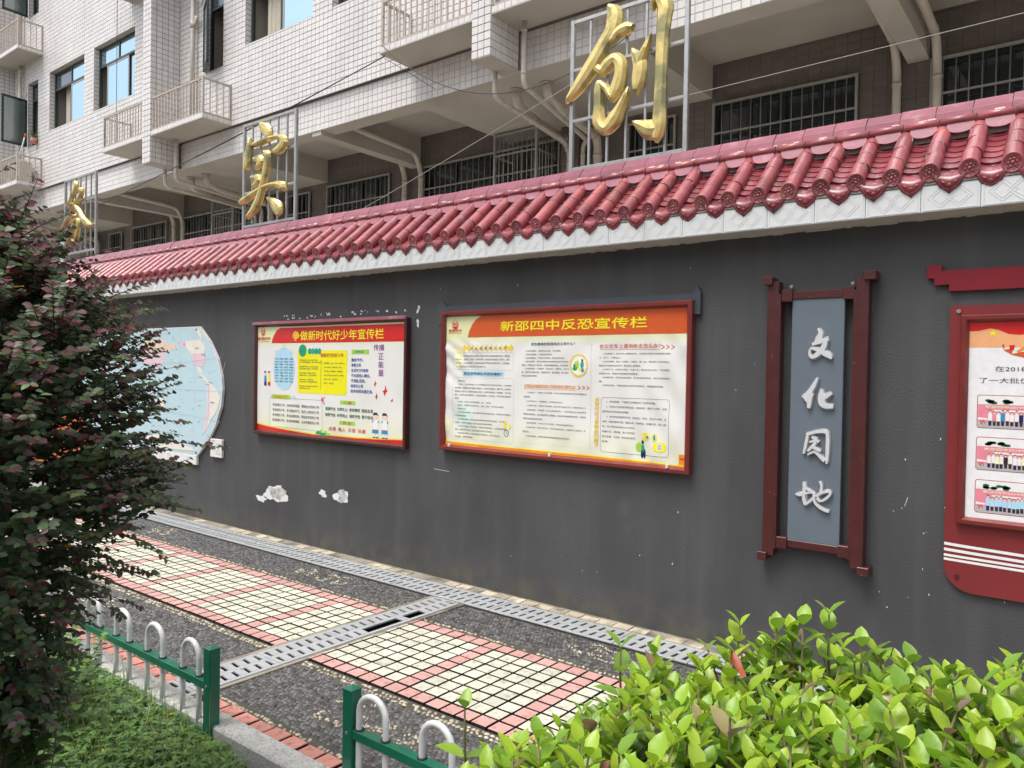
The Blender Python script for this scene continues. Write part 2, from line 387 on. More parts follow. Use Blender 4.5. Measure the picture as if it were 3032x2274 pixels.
PX0, PXP, PY0, PYP = -2.845, .0972, -.832, .096
pav = []
for i in range(-115, 52):
    for j in range(9):
        x0, x1 = PX0+i*PXP, PX0+(i+1)*PXP
        if x1 > -3.74 and x0 < -3.46:
            if x0 < -3.745 < x1: x1 = -3.745
            elif x0 < -3.455 < x1: x0 = -3.455
            else: continue
        if x1-x0 < .02: continue
        pk = (j in (0, 8)) or (i % 7 == 0 and not -3.6 < x0 < -3.40) or (x1 < -3.74 and False)
        yc = PY0-(j+.5)*PYP
        pav.append(((x0+x1)/2, yc, x1-x0-.0115, PYP-.0115, pk))
PV = [(-.5,-.5,-1.3),(.5,-.5,-1.3),(.5,.5,-1.3),(-.5,.5,-1.3),(-.5,-.5,-.12),(.5,-.5,-.12),(.5,.5,-.12),(-.5,.5,-.12),(-.488,-.488,0),(.488,-.488,0),(.488,.488,0),(-.488,.488,0)]
PF = [(8,9,10,11),(4,5,9,8),(5,6,10,9),(6,7,11,10),(7,4,8,11),(0,1,5,4),(1,2,6,5),(2,3,7,6),(3,0,4,7)]
pm = {}
for k in ('pink', 'cream'):
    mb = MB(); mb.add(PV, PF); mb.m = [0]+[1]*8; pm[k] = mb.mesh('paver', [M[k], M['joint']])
def seen_first(t): return (Vector((t[0], t[1], 0))-CAM).length
vis = [t for t in pav if t[0] < -1.35]
rest = [t for t in pav if t[0] >= -1.35]
vis.sort(key=seen_first)
def put_pavers(lst, parts):
    if parts:
        for x, y, a, b, pk in lst:
            o = link('paver', pm['pink' if pk else 'cream'], path, (x, y, rnd.uniform(-.0015, .0015)))
            o.scale = (a, b, .03); o.rotation_euler = (rnd.uniform(-.008, .008), rnd.uniform(-.008, .008), rnd.uniform(-.012, .012))
    else:
        for kk in (True, False):
            A = [np.array([[a, 0, 0, x], [0, b, 0, y], [0, 0, .03, rnd.uniform(-.0015, .0015)]]) for x, y, a, b, pk in lst if pk == kk]
            if A:
                V, F = mass(PV, PF, A); o = link('paver_field', quadmesh('paver_field', V, F, M['pink' if kk else 'cream']), path); o['kind'] = 'stuff'
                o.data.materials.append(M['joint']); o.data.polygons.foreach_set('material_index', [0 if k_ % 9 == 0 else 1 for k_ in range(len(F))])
put_pavers(vis[:290], True); put_pavers(vis[290:]+rest, False)

# pink bricks beside the kerb
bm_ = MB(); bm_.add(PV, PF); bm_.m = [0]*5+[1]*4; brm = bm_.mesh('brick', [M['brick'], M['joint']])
bx = -8.6
while bx < -1.2:
    if not (-3.75 < bx < -3.35):
        o = link('brick', brm, path, (bx, -2.335+rnd.uniform(-.003, .003), .004+rnd.uniform(-.003, .002))); o.scale = (.104+rnd.uniform(-.006, .004), .082, .03); o.rotation_euler = (0, 0, rnd.uniform(-.03, .03))
    bx += .118

# pebbles: real stones pressed in the bed
def pebble_base(n1=6):
    V = [(0, 0, 1)]; F = []
    for r_, z_ in ((.62, .78), (1., .15)):
        for k in range(n1): a = 2*math.pi*k/n1; V.append((r_*math.cos(a), r_*math.sin(a), z_))
    F3 = [(0, 1+k, 1+(k+1) % n1, 1+(k+1) % n1) for k in range(n1)]
    return V, F3, n1
def pebbles(regions, pitch, material, name, sz=(.011, .017), asp=.62, zz=.009, label=None, skip=None):
    V0, F3, n1 = pebble_base()
    # two meshes: tri cap written as quads with a mid vertex -> use 6-gon rings made of quads only
    bv = [(0, 0, 1)]+V0[1:]
    A = []
    for (x0, x1, y0, y1) in regions:
        ny = max(1, int((y1-y0)/(pitch*.8))); nx = int((x1-x0)/pitch)
        for j in range(ny):
            for i in range(nx):
                x = x0+(i+.5*(j % 2)+rnd.uniform(-.2, .2))*pitch; y = y0+(j+.5+rnd.uniform(-.2, .2))*(y1-y0)/ny
                if skip and skip(x, y): continue
                if sz[0] < .0115 and rnd.random() < .14: continue
                s_ = rnd.uniform(*sz); a_ = rnd.uniform(0, math.pi); q = rnd.uniform(asp*.8, asp*1.3)
                c, s2 = math.cos(a_), math.sin(a_); tl = rnd.uniform(-.25, .25); tl2 = rnd.uniform(-.25, .25)
                A.append(np.array([[c*s_, -s2*s_*q, 0, x], [s2*s_, c*s_*q, 0, y], [tl*s_, tl2*s_*q, zz*rnd.uniform(.7, 1.3), -.013]]))
    f = [(0, 1+k, 1+(k+1) % n1, 1+(k+2) % n1) for k in range(0, n1, 2)]+[(1+k, 1+n1+k, 1+n1+(k+1) % n1, 1+(k+1) % n1) for k in range(n1)]
    V, F = mass(bv, f, A)
    o = link(name, quadmesh(name, V, F, material, smooth=True), path); o['kind'] = 'stuff'
def motif(x, y):     # light pebble ornaments set in the dark strips
    for mx, my, ra in ((-2.28, -.56, .13), (-1.95, -.57, .10), (-4.62, -.58, .12), (-4.95, -.56, .08), (-2.72, -1.98, .15), (-2.42, -2.02, .10), (-5.35, -1.95, .13), (-7.2, -.57, .12), (-7.9, -1.98, .13)):
        d_ = math.hypot((x-mx)/1.35, y-my)
        a_ = math.atan2(y-my, (x-mx)/1.35); rr_ = ra*.8*(1+.22*math.sin(5*a_+mx*9))
        if abs(d_-rr_) < .013 and math.sin(3*a_+my*50) > -.6: return True
        if abs(d_-rr_*.4) < .012 and math.sin(2*a_+mx*20) > -.3: return True
    return False
regs = [(-13, -3.76, -.755, -.41), (-3.44, 1.6, -.755, -.41), (-13, -3.76, -2.235, -1.765), (-3.44, 1.0, -2.235, -1.765)]
pebbles(regs, .0262, M['pebd'], 'dark_pebbles', sz=(.012, .020), zz=.007, asp=.7, skip=motif)
lines = [(-13, -3.76, -.808, -.772), (-3.44, 1.6, -.808, -.772), (-13, -3.76, -1.764, -1.708), (-3.44, 1.0, -1.764, -1.708), (-13, -3.76, -2.282, -2.246), (-3.44, .6, -2.282, -2.246)]
pebbles(lines, .027, M['pebl'], 'light_pebbles', sz=(.011, .017), zz=.009)
pebbles([(-13, 1.6, -.755, -.41), (-13, 1., -2.235, -1.765)], .0195, M['pebl'], 'light_pebble_motifs', sz=(.009, .013), skip=lambda x, y: not motif(x, y))

# strip of cement and cream tiles at the wall foot
strip = MB(); strip.box(-14, 2.6, -.130, .02, -.30, -.006); so_ = strip.build('wall_foot_strip', M['dirt']); tag(so_, 'dirty cement strip with worn cream tiles at the wall foot', kind='structure')
tm = MB(); tm.add(PV, PF); tmm = tm.mesh('strip_tile', M['ctile'])
x = -8.0
while x < .2:
    if rnd.random() < (.9 if x > -3.4 else .45):
        o = link('strip_tile', tmm, so_, (x, -.078+rnd.uniform(-.004, .004), rnd.uniform(-.002, .001))); o.scale = (.112, .082, .02); o.rotation_euler = (rnd.uniform(-.02, .02), rnd.uniform(-.02, .02), rnd.uniform(-.03, .03))
    x += .122

# drainage channels with slotted grates
def grate_mesh(broken=()):
    mb = MB(); L_, W_ = .474, .242
    for y in (0, W_/2-.017, W_-.028): mb.cbox(0, L_, y, y+(.028 if y == 0 or y > .2 else .034), -.012, 0, .002)
    n_ = 7; pitch = L_/n_
    for row in (0, 1):
        y0 = .028 if row == 0 else W_/2+.017; y1 = W_/2-.017 if row == 0 else W_-.028
        for i in range(n_+1):
            if (row, i) in broken: continue
            xc = i*pitch; hw = (pitch-.022)/2
            a, b = max(0, xc-hw), min(L_, xc+hw); sh = .005
            if b-a < .004: continue
            vs = [(a-sh*(0 < i < n_), y0, 0), (b-sh*(0 < i < n_), y0, 0), (b+sh*(0 < i < n_), y1, 0), (a+sh*(0 < i < n_), y1, 0)]
            vs += [(p, q, -.008) for p, q, _ in vs]
            mb.add(vs, [(0, 1, 2, 3), (0, 4, 5, 1), (1, 5, 6, 2), (2, 6, 7, 3), (3, 7, 4, 0)])
    return mb
gm = grate_mesh().mesh('grate', M['grate']); gmb = grate_mesh(((1, 1), (1, 2), (1, 3), (1, 4))).mesh('grate', M['grate']); gmc = grate_mesh(((1, 5), (1, 6))).mesh('grate', M['grate'])
ch = empty('drainage_channel', (-3.6, -.26, -.02)); tag(ch, 'slotted grey grates over the drain along the wall foot', kind='structure')
p_ = MB()
p_.box(-14, 2.6, -.40, -.125, -.30, -.16); p_.box(-14, 2.6, -.136, -.130, -.16, -.008); p_.box(-14, -3.74, -.40, -.390, -.16, -.003); p_.box(-3.46, 2.6, -.40, -.390, -.16, -.003)
p_.build('channel_bed', M['pit'], ch)
for i in range(-22, 8):
    x = -3.717+i*.478
    if x < -13 or x > 1.2: continue
    link('grate', gm, ch, (x+rnd.uniform(-.001, .001), -.382+rnd.uniform(-.002, .002), .001+rnd.uniform(-.002, .001)))
ch2 = empty('cross_drainage_channel', (-3.6, -1.4, -.02)); tag(ch2, 'slotted grey grates with broken slots crossing the walkway', kind='structure')
p_ = MB(); p_.box(-3.75, -3.45, -2.42, -.40, -.30, -.16); p_.box(-3.752, -3.725, -2.42, -.40, -.16, -.002); p_.box(-3.475, -3.448, -2.42, -.40, -.16, -.002); p_.build('channel_bed', M['pit'], ch2)
p_ = MB(); p_.box(-3.757, -3.727, -2.42, -.40, -.16, -.001); p_.box(-3.473, -3.443, -2.42, -.40, -.16, -.001); p_.build('channel_edge', M['dirt'], ch2)
for i in range(5):
    y = -.405-i*.478
    o = link('grate', gmc if i == 0 else (gmb if i == 1 else gm), ch2, (-3.721, y, .002)); o.rotation_euler = (0, 0, -math.pi/2)
    if i > 3: pass

# kerb and garden soil
k = MB()
for i in range(13):
    x0 = -12.2+i*.98
    k.cbox(x0, x0+.974, -2.50, -2.385, -.3, .028, .008)
kb = k.build('kerb', M['kerb']); tag(kb, 'pale concrete kerb between the brick row and the garden', kind='structure')
def soil_z(x, y): return -.045+.02*math.sin(x*2.1+y)+.015*math.sin(3.3*y-x)
V = []; F = []
nx, ny = 60, 24
for j in range(ny+1):
    for i in range(nx+1):
        X = -12+15*i/nx; Y = -7.5+4.99*j/ny; V.append((X, Y, soil_z(X, Y)))
for j in range(ny):
    for i in range(nx): a = j*(nx+1)+i; F.append((a, a+1, a+nx+2, a+nx+1))
so2 = link('garden_soil', quadmesh('garden_soil', V, F, M['soil'], True)); tag(so2, 'dark garden soil under the shrubs and grass', kind='structure')

# ------------------------------------------------------------------ boundary wall with tiled eave
WX0, WX1 = -13.4, 2.6
wall = empty('boundary_wall', (-4, .1, 0)); tag(wall, 'long dark grey plastered wall under a red glazed tile eave', 'wall')
m_ = MB(); m_.box(WX0, WX1, 0, .40, -.3, 2.60); m_.build('wall_body', M['wall'], wall)
# eave core
EY, EZ = -.18, 2.404
m_ = MB(); m_.extx([(EY+.012, EZ), (0.0-.001, EZ), (-.001, 2.60), (EY+.012, 2.53)], WX0, WX1); m_.build('eave_core', M['soffit'], wall)
# ragged paint line where the soffit meets the plaster
m_ = MB(); x = WX0
pts = []
while x < WX1: pts.append(x); x += rnd.uniform(.02, .06)
for a, b in zip(pts[:-1], pts[1:]):
    h_ = rnd.uniform(.001, .008)
    m_.box(a, b, -.0035, -.0002, EZ-h_, EZ-.0002)
m_.build('plaster_edge', M['soffit'], wall)
m_ = MB(); m_.extx([(EY-.004, 2.535), (EY-.004, 2.548), (.0, 2.702), (.14, 2.826), (.40, 2.826), (.40, 2.602), (.0, 2.602)], WX0, WX1); m_.build('mortar_slope', M['mortar'], wall)
# fascia tiles
f_ = MB(); f_.cbox(-.124, .124, 0, .012, 0, .128, .002)
def bar2(mb, x0, z0, x1, z1, w_, y0, y1):
    dx, dz = x1-x0, z1-z0; l = math.hypot(dx, dz); px, pz = -dz/l*w_/2, dx/l*w_/2
    mb.prism([(x0+px, z0+pz), (x1+px, z1+pz), (x1-px, z1-pz), (x0-px, z0-pz)], y0, y1)
for cx in (-.038, .038):
    for rr_ in (.052, .036):
        P = [(cx-rr_*1.1, .068), (cx, .068-rr_), (cx+rr_*1.1, .068), (cx, .068+rr_)]
        for a in range(4): bar2(f_, *P[a], *P[(a+1) % 4], .004, -.0013, .0001)
bar2(f_, -.112, .008, .112, .008, .003, -.0018, .0001); bar2(f_, -.112, .008, -.112, .12, .003, -.0018, .0001); bar2(f_, .112, .008, .112, .12, .003, -.0018, .0001)
fm = f_.mesh('fascia_tile', M['fascia'])
x = -.487-.125+.25*12
while x > WX0+.1:
    link('fascia_tile', fm, wall, (x, EY, EZ+.001)); x -= .25
# roof: tube tiles, pan tiles, drip tiles
P0 = Vector((0, -.185, 2.597)); P1 = Vector((0, .140, 2.872)); DV = (P1-P0); LEN = DV.length; DV.normalize(); NV = Vector((0, -DV.z, DV.y))
ang = math.atan2(DV.z, DV.y)
def slope_pt(s_, h_): return (P0.y+DV.y*s_+NV.y*h_, P0.z+DV.z*s_+NV.z*h_)
# cover tile: local frame x across, y up the slope, z normal
def cover(L_, r0, r1):
    mb = MB(); n_ = 12; b = []
    for t, r_ in ((0, r0), (L_*.5, (r0+r1)/2), (L_, r1)):
        b.append([(r_*math.cos(a), t, r_*math.sin(a)) for a in [math.pi*(-.18+1.36*k/n_) for k in range(n_+1)]])
    vs = [p for ring in b for p in ring]; fs = []
    for i in range(2):
        for k in range(n_): a = i*(n_+1)+k; fs.append((a, a+n_+1, a+n_+2, a+1))
    mb.add(vs, fs, True); mb.add(b[0], [tuple(range(n_+1))]); return mb
nseg = 4; SL = (LEN-.0)/3.6
cov = cover(SL+.004, .0415, .0403).mesh('cover_tile', M['glaze'])
covtop = cover(SL*.75, .0412, .039).mesh('cover_tile', M['glaze'])
# end disc with flower relief
dmb = MB(); n_ = 24
rings = [(.0445, .004), (.0455, -.004), (.043, -.009), (.036, -.009), (.034, -.004)]
vs = [(0, -.004, 0)]
for r_, y_ in rings:
    for kx in range(n_): a = 2*math.pi*kx/n_; vs.append((r_*math.cos(a), y_, r_*math.sin(a)))
fs = []
for i in range(4):
    for kx in range(n_): a = 1+i*n_+kx; c = 1+i*n_+(kx+1) % n_; fs.append((a, c, c+n_, a+n_))
for kx in range(n_): a = 1+4*n_+kx; c = 1+4*n_+(kx+1) % n_; fs.append((a, c, 0))
dmb.add(vs, fs, True)
def dome(mb, x, z, rx, rz, rot, h_, y0=-.004, n1=8):
    vs = [(x, y0-h_, z)]; c, s_ = math.cos(rot), math.sin(rot)
    for q, yy in ((.6, y0-h_*.8), (1., y0)):
        for k_ in range(n1):
            a = 2*math.pi*k_/n1; u_, v_ = rx*q*math.cos(a), rz*q*math.sin(a); vs.append((x+u_*c-v_*s_, yy, z+u_*s_+v_*c))
    fs = [(0, 1+(k_+1) % n1, 1+k_) for k_ in range(n1)]+[(1+k_, 1+(k_+1) % n1, 1+n1+(k_+1) % n1, 1+n1+k_) for k_ in range(n1)]
    mb.add(vs, fs, True)
for a in range(6):
    t = a*math.pi/3+.3; dome(dmb, .017*math.cos(t), .017*math.sin(t), .0085, .0055, t+math.pi/2, .005)
    t += .5; dome(dmb, .028*math.cos(t), .028*math.sin(t), .006, .0032, t, .004)
dome(dmb, 0, 0, .009, .009, 0, .009)
disc = dmb.mesh('end_disc', M['glaze'])
# pan tile (concave) and drip tile
def pan(w_, L_, dip, th_=.008):
    mb = MB(); n_ = 8; vs = []
    for t in (0, L_):
        for top in (1, 0):
            for k_ in range(n_+1):
                q = k_/n_*2-1; vs.append((q*w_/2, t, dip*(q*q-1)-(0 if top else th_)))
    m1 = n_+1; fs = []
    for k_ in range(n_):
        fs.append((k_, k_+1, 2*m1+k_+1, 2*m1+k_))
    mb.add(vs, fs, True); mb.add(vs[:2*m1], [(k_+m1+1, k_+1, k_, k_+m1) for k_ in range(n_)], False); return mb
panm = pan(.14, .10, .024).mesh('pan_tile', M['glazedk'])
dr = MB(); n_ = 10; vs = []
W2 = .074
for k_ in range(n_+1):
    q = k_/n_*2-1; zt = .020*(q*q-1)
    zb = -.020-.066*(1-abs(q)**2.4)-.014*max(0, 1-abs(q)*2.5)-(.003*math.cos(q*12))
    vs += [(q*W2, -.006, zt+.004), (q*W2, -.010, zb*.35+zt*.65-.004), (q*W2*.96, -.004, zb), (q*W2, .004, zb+.003), (q*W2, .05, zt+.004)]
fs = []
for k_ in range(n_):
    a = k_*5; b = a+5
    for c in range(3): fs.append((a+c, a+c+1, b+c+1, b+c)[::-1])
    fs.append((a, b, b+4, a+4)[::-1])
dr.add(vs, fs, True)
for sgn in (-1, 1):
    dr.tube([(sgn*q*W2*.85, -.0085, .020*(q*q*.7-1)-.056*(1-q**2.2)-.006) for q in (0., .25, .5, .75, 1.)], .0022, 5)
    dome(dr, sgn*.024, -.048, .012, .005, sgn*.5, .003, -.009)
dome(dr, 0, -.060, .011, .009, 0, .003, -.008)
drm = dr.mesh('drip_tile', M['glazedk'])
rotS = Euler((ang, 0, 0))
TX = [-.698+.1672*i for i in range(-76, 20)]
TX = [x for x in TX if WX0+.05 < x < WX1-.05]
TX.sort(key=lambda x: -x)
TX.sort(key=lambda x: x+60 if x > .12 else -x)
nc = npn = 0; ringA = []
restA = []; restP = []
def aff_rot(x, s_, h_):
    yy, zz_ = slope_pt(s_, h_); c, s2 = math.cos(ang), math.sin(ang)
    return np.array([[1, 0, 0, x], [0, c, -s2, yy], [0, s2, c, zz_]])
covb = cover(SL+.004, .0415, .0403)
tri_pan = pan(.125, .10, .022)
for x in TX:
    jx = rnd.uniform(-.005, .005)
    for i in range(4):
        s_ = i*SL; yy, zz_ = slope_pt(s_, .002)
        if i and x > -9: ringA.append((x+jx, yy, zz_, rnd.random()))
        if nc < 296:
            o = link('cover_tile', cov if i < 3 else covtop, wall, (x+jx+rnd.uniform(-.002, .002), yy, zz_)); o.rotation_euler = (ang+rnd.uniform(-.010, .010), rnd.uniform(-.05, .05), rnd.uniform(-.022, .022)); nc += 1
        else: restA.append(aff_rot(x, s_, .002))
    yy, zz_ = slope_pt(-.010, .000)
    o = link('end_disc', disc, wall, (x+jx, yy, zz_)); o.rotation_euler = (.30+rnd.uniform(-.04, .04), rnd.uniform(-.4, .4), 0); o.scale = (1., 1., 1.06)
    # pans to the right of each tube
    xp = x+.0836
    for i in range(7):
        s_ = .012+i*.056; yy, zz_ = slope_pt(s_, -.004+.0)
        if i == 0: continue
        if npn < 296:
            o = link('pan_tile', panm, wall, (xp, yy, zz_)); o.rotation_euler = (ang-.09+rnd.uniform(-.015, .015), rnd.uniform(-.03, .03), 0); npn += 1
        else: restP.append(aff_rot(xp, s_, -.004))
    yy, zz_ = slope_pt(-.006, -.008)
    o = link('drip_tile', drm, wall, (xp+rnd.uniform(-.002, .002), yy, zz_-.002)); o.rotation_euler = (.06+rnd.uniform(-.05, .05), 0, 0)
    o = link('drip_pan', panm, wall, (xp, yy+.0, zz_+.001)); o.rotation_euler = (ang-.12, 0, 0)
rg = MB(); rg.tube([(0, -.0022, 0), (0, .0022, 0)], .0425, 16); rgm = rg.mesh('joint_mortar', M['mortar'])
for x, y_, z_, q_ in ringA:
    if q_ < .55: o = link('joint_mortar', rgm, wall, (x, y_, z_)); o.rotation_euler = (ang, q_*9, 0)
def join_affs(mb, A, name, material, parent):
    if not A: return
    big = MB(); 
    for a in A:
        V_ = np.asarray(mb.v) @ a[:, :3].T+a[:, 3]; big.add(V_.tolist(), mb.f, True)
    o = big.build(name, material, parent); o['kind'] = 'stuff'
join_affs(covb, restA, 'far_cover_tiles', M['glaze'], wall); join_affs(tri_pan, restP, 'far_pan_tiles', M['glazedk'], wall)
# scallops below the ridge bead, bead and ridge caps
sb = MB(); n_ = 8
poly = [(-.062, .035), (.062, .035)]+[(.062*math.cos(a), -.032*math.sin(a)) for a in [math.pi*k_/8 for k_ in range(9)]]
sb.prism(poly, 0, .012)
scm = sb.mesh('scallop_tile', M['ridge'])
for x in TX:
    yy, zz_ = slope_pt(LEN-.045, .022); o = link('scallop_tile', scm, wall, (x+.0836, .092, 2.872)); o.rotation_euler = (-.25, 0, 0)
bead = MB(); bead.tube([(0, 0, 0), (.163, 0, 0)], .021, 12); bdm = bead.mesh('bead_tile', M['glaze'])
prof = [(.120, 2.955), (.122, 2.985), (.134, 2.99), (.136, 3.004), (.150, 3.008), (.152, 3.022), (.168, 3.026), (.17, 3.038), (.20, 3.046), (.30, 3.046), (.34, 3.02), (.36, 2.955)]
rc = MB(); rc.extx([(y-.2, z-3.0) for y, z in prof], 0, .163); rcm = rc.mesh('ridge_tile', M['ridge'])
x = WX1-.17; i = 0
while x > WX0:
    link('bead_tile', bdm, wall, (x+.04, .108, 2.912+rnd.uniform(-.002, .002)))
    o = link('ridge_tile', rcm, wall, (x+.016+rnd.uniform(-.001, .001), .2+rnd.uniform(-.002, .002), 2.980+rnd.uniform(-.002, .003)))
    x -= .1672; i += 1
m_ = MB(); m_.extx([(.112, 2.82), (.104, 2.90), (.110, 2.934), (.36, 2.934), (.40, 2.82)], WX0, WX1); m_.extx([(.128, 2.933), (.128, 2.960), (.20, 3.012), (.33, 2.99), (.34, 2.933)], WX0, WX1); m_.build('ridge_mortar', M['mortar'], wall)
m_ = MB(); x = WX0
while x < WX1:                      # smeared pale mortar on the bead
    if rnd.random() < .5: m_.extx([(.102, 2.930), (.107, 2.934+rnd.uniform(0, .005)), (.13, 2.936)], x, x+rnd.uniform(.015, .05))
    x += rnd.uniform(.04, .10)
m_.build('mortar_smear', M['soffit'], wall)
m_ = MB(); m_.extx([(.36, 2.99), (.40, 2.86), (.62, 2.62), (.62, 2.58), (.38, 2.76)], WX0, WX1); m_.build('rear_slope', M['glazedk'], wall)
# peeled patches and chips
def blob(cx, cz, rx, rz, n_=34, jag=.42, seed=0):
    q = random.Random(seed); out = []
    ph = [q.uniform(0, 6.28) for _ in range(4)]
    for k_ in range(n_):
        a = 2*math.pi*k_/n_; r_ = 1+jag*(.5*math.sin(2*a+ph[0])+.35*math.sin(3*a+ph[1])+.3*math.sin(5*a+ph[2]))+q.uniform(-.10, .10)
        out.append((cx+rx*r_*math.cos(a), cz+rz*r_*math.sin(a)))
    return out
def patch(cx, cz, rx, rz, seed, core=True):
    m_ = MB(); m_.prism(blob(cx, cz, rx, rz, seed=seed), -.0022, .002); m_.build('peeled_patch', M['pwhite'], wall)
    if core:
        m_ = MB(); m_.prism(blob(cx+rx*.15, cz+rz*.15, rx*.72, rz*.78, seed=seed+5), -.0032, .002); m_.build('peeled_patch', M['plaster'], wall)
patch(-6.19, .405, .15, .085, 3); patch(-6.42, .335, .07, .035, 8, False)
patch(-5.49, .487, .045, .032, 12, False); patch(-5.235, .485, .085, .06, 21)
chips = MB(); q = random.Random(5)
for _ in range(34):
    cx = q.uniform(-6.35, -4.38); t = max(0, (cx+6.35)/2)
    s_ = q.uniform(.002, .007)*(1+t*1.2)
    chips.prism(blob(cx, 2.055+q.uniform(-.01, .03)+.02*t, s_*1.3, s_, 9, seed=q.randint(0, 999)), -.0015, .001)
for cz in (2.07, 2.10, 1.99, 1.96): chips.prism(blob(-4.33+q.uniform(-.01, .01), cz, .012, .018, 9, seed=int(cz*100)), -.0015, .001)
for _ in range(45):
    cx, cz = (q.uniform(-.95, -.1), q.uniform(.35, 1.35)) if q.random() < .6 else (q.uniform(-4.4, -1.6), q.uniform(.2, 2.3))
    s_ = q.uniform(.0010, .0030)
    chips.prism(blob(cx, cz, s_, s_*q.uniform(1, 2.5), 7, seed=q.randint(0, 999)), -.0012, .001)
for cx, cz, l_, a in ((-.80, .97, .05, 1.3), (-4.05, .83, .16, -.04), (-7.1, 1.6, .1, 1.2)):
    dx, dz = math.cos(a)*l_/2, math.sin(a)*l_/2; bar2(chips, cx-dx, cz-dz, cx+dx, cz+dz, .0022, -.0012, .001)
chips.build('paint_chips', M['pwhite'], wall)

# ------------------------------------------------------------------ apartment building
B = 3.1; BY = 3.16; BACK = 5.35; PER = 8.03; F0 = -5.78; ST = 3.14
BX0, BX1 = -24.6, 3.6; TOP = 12.1
bld = empty('apartment_building', (-8, 5, 0)); tag(bld, 'white tiled apartment block with recessed ground floor behind the wall', 'building')
UX, UZ, UY = Vector((1, 0, 0)), Vector((0, 0, 1)), Vector((0, 1, 0))
holes = []; wins = []
for lev in (0, 1):
    dz = ST*lev
    for k_ in (-2, -1, 0, 1):
        F_ = F0+PER*k_
        wins.append(('sash', F_+2.14, F_+3.96, 7.06+dz, 8.42+dz, k_, lev)); wins.append(('sash', F_+4.45, F_+6.26, 7.06+dz, 8.42+dz, k_, lev))
        wins.append(('case', F_+.87, F_+1.46, 6.87+dz, 8.42+dz, k_, lev))
for t in wins:
    if t[2] < BX1-.1 and t[1] > BX0+.1: holes.append((t[1]-BX0, t[2]-BX0, t[3]-5.77, t[4]-5.77))
W_, H_ = BX1-BX0, TOP-5.77
m_ = MB()
for r_ in panel_rects(W_, H_, holes): m_.box(BX0+r_[0], BX0+r_[1], B+.008, B+.17, 5.77+r_[2], 5.77+r_[3])
m_.build('facade_wall', M['grout'], bld)
fac = tile_affines((BX0, B+.008, 5.77), UX, UZ, W_, H_, holes, ou=.03)
band = tile_affines((BX0, BY+.008, 5.29), UX, UZ, W_, .475, (), th=.095)
m_ = MB(); m_.box(BX0, BX1, BY+.008, BY+.30, 5.29, 5.768); m_.box(BX0, BX1, B+.17, 3.6, 5.77, 5.80); m_.build('edge_beam', M['conc'], bld)
m_ = MB(); m_.box(BX0, BX1, 3.46, 5.9, 5.73, 5.95); m_.build('ceiling_slab', M['conc'], bld)
# fins with all their tiles
fins = []
alltiles = fac+band
for k_ in (-2, -1, 0, 1):
    x1 = F0+PER*k_; x0 = x1-.29
    m_ = MB(); m_.box(x0+.008, x1-.008, 2.558, B+.02, 5.305, TOP); m_.build('fin_wall', M['grout'], bld)
    m_ = MB(); m_.box(x0+.005, x1-.005, 2.556, BY+.2, 5.296, 5.304); m_.build('fin_soffit', M['conc'], bld)
    alltiles += tile_affines((x0, 2.558, 5.305), UX, UZ, .29, TOP-5.305, (), tw=.0967, th=.096)
    alltiles += tile_affines((x1-.008, 2.55, 5.305), UY, UZ, .555, TOP-5.305, (), th=.096, tw=.11)
    alltiles += tile_affines((x0+.008, B, 5.305), -UY, UZ, .55, TOP-5.305, (), th=.096, tw=.11)
# window reveals
for t in wins:
    _, a, b, c, d_, k_, lev = t
    if not (b < BX1-.1 and a > BX0+.1): continue
    alltiles += tile_affines((a-.002, B+.008, c), UY, UZ, .15, d_-c, (), tw=.15, th=.09, d=.004)
    alltiles += tile_affines((b+.002, B+.158, c), -UY, UZ, .15, d_-c, (), tw=.15, th=.09, d=.004)
    m_ = MB(); m_.box(a, b, B+.01, B+.16, d_-.004, d_+.03); m_.build('lintel', M['conc'], bld)
    m_ = MB(); m_.box(a, b, B+.005, B+.16, c-.03, c+.006); m_.build('sill', M['conc'], bld)
emit_tiles(alltiles, 'wall_tile', M['tile'], bld, 296)

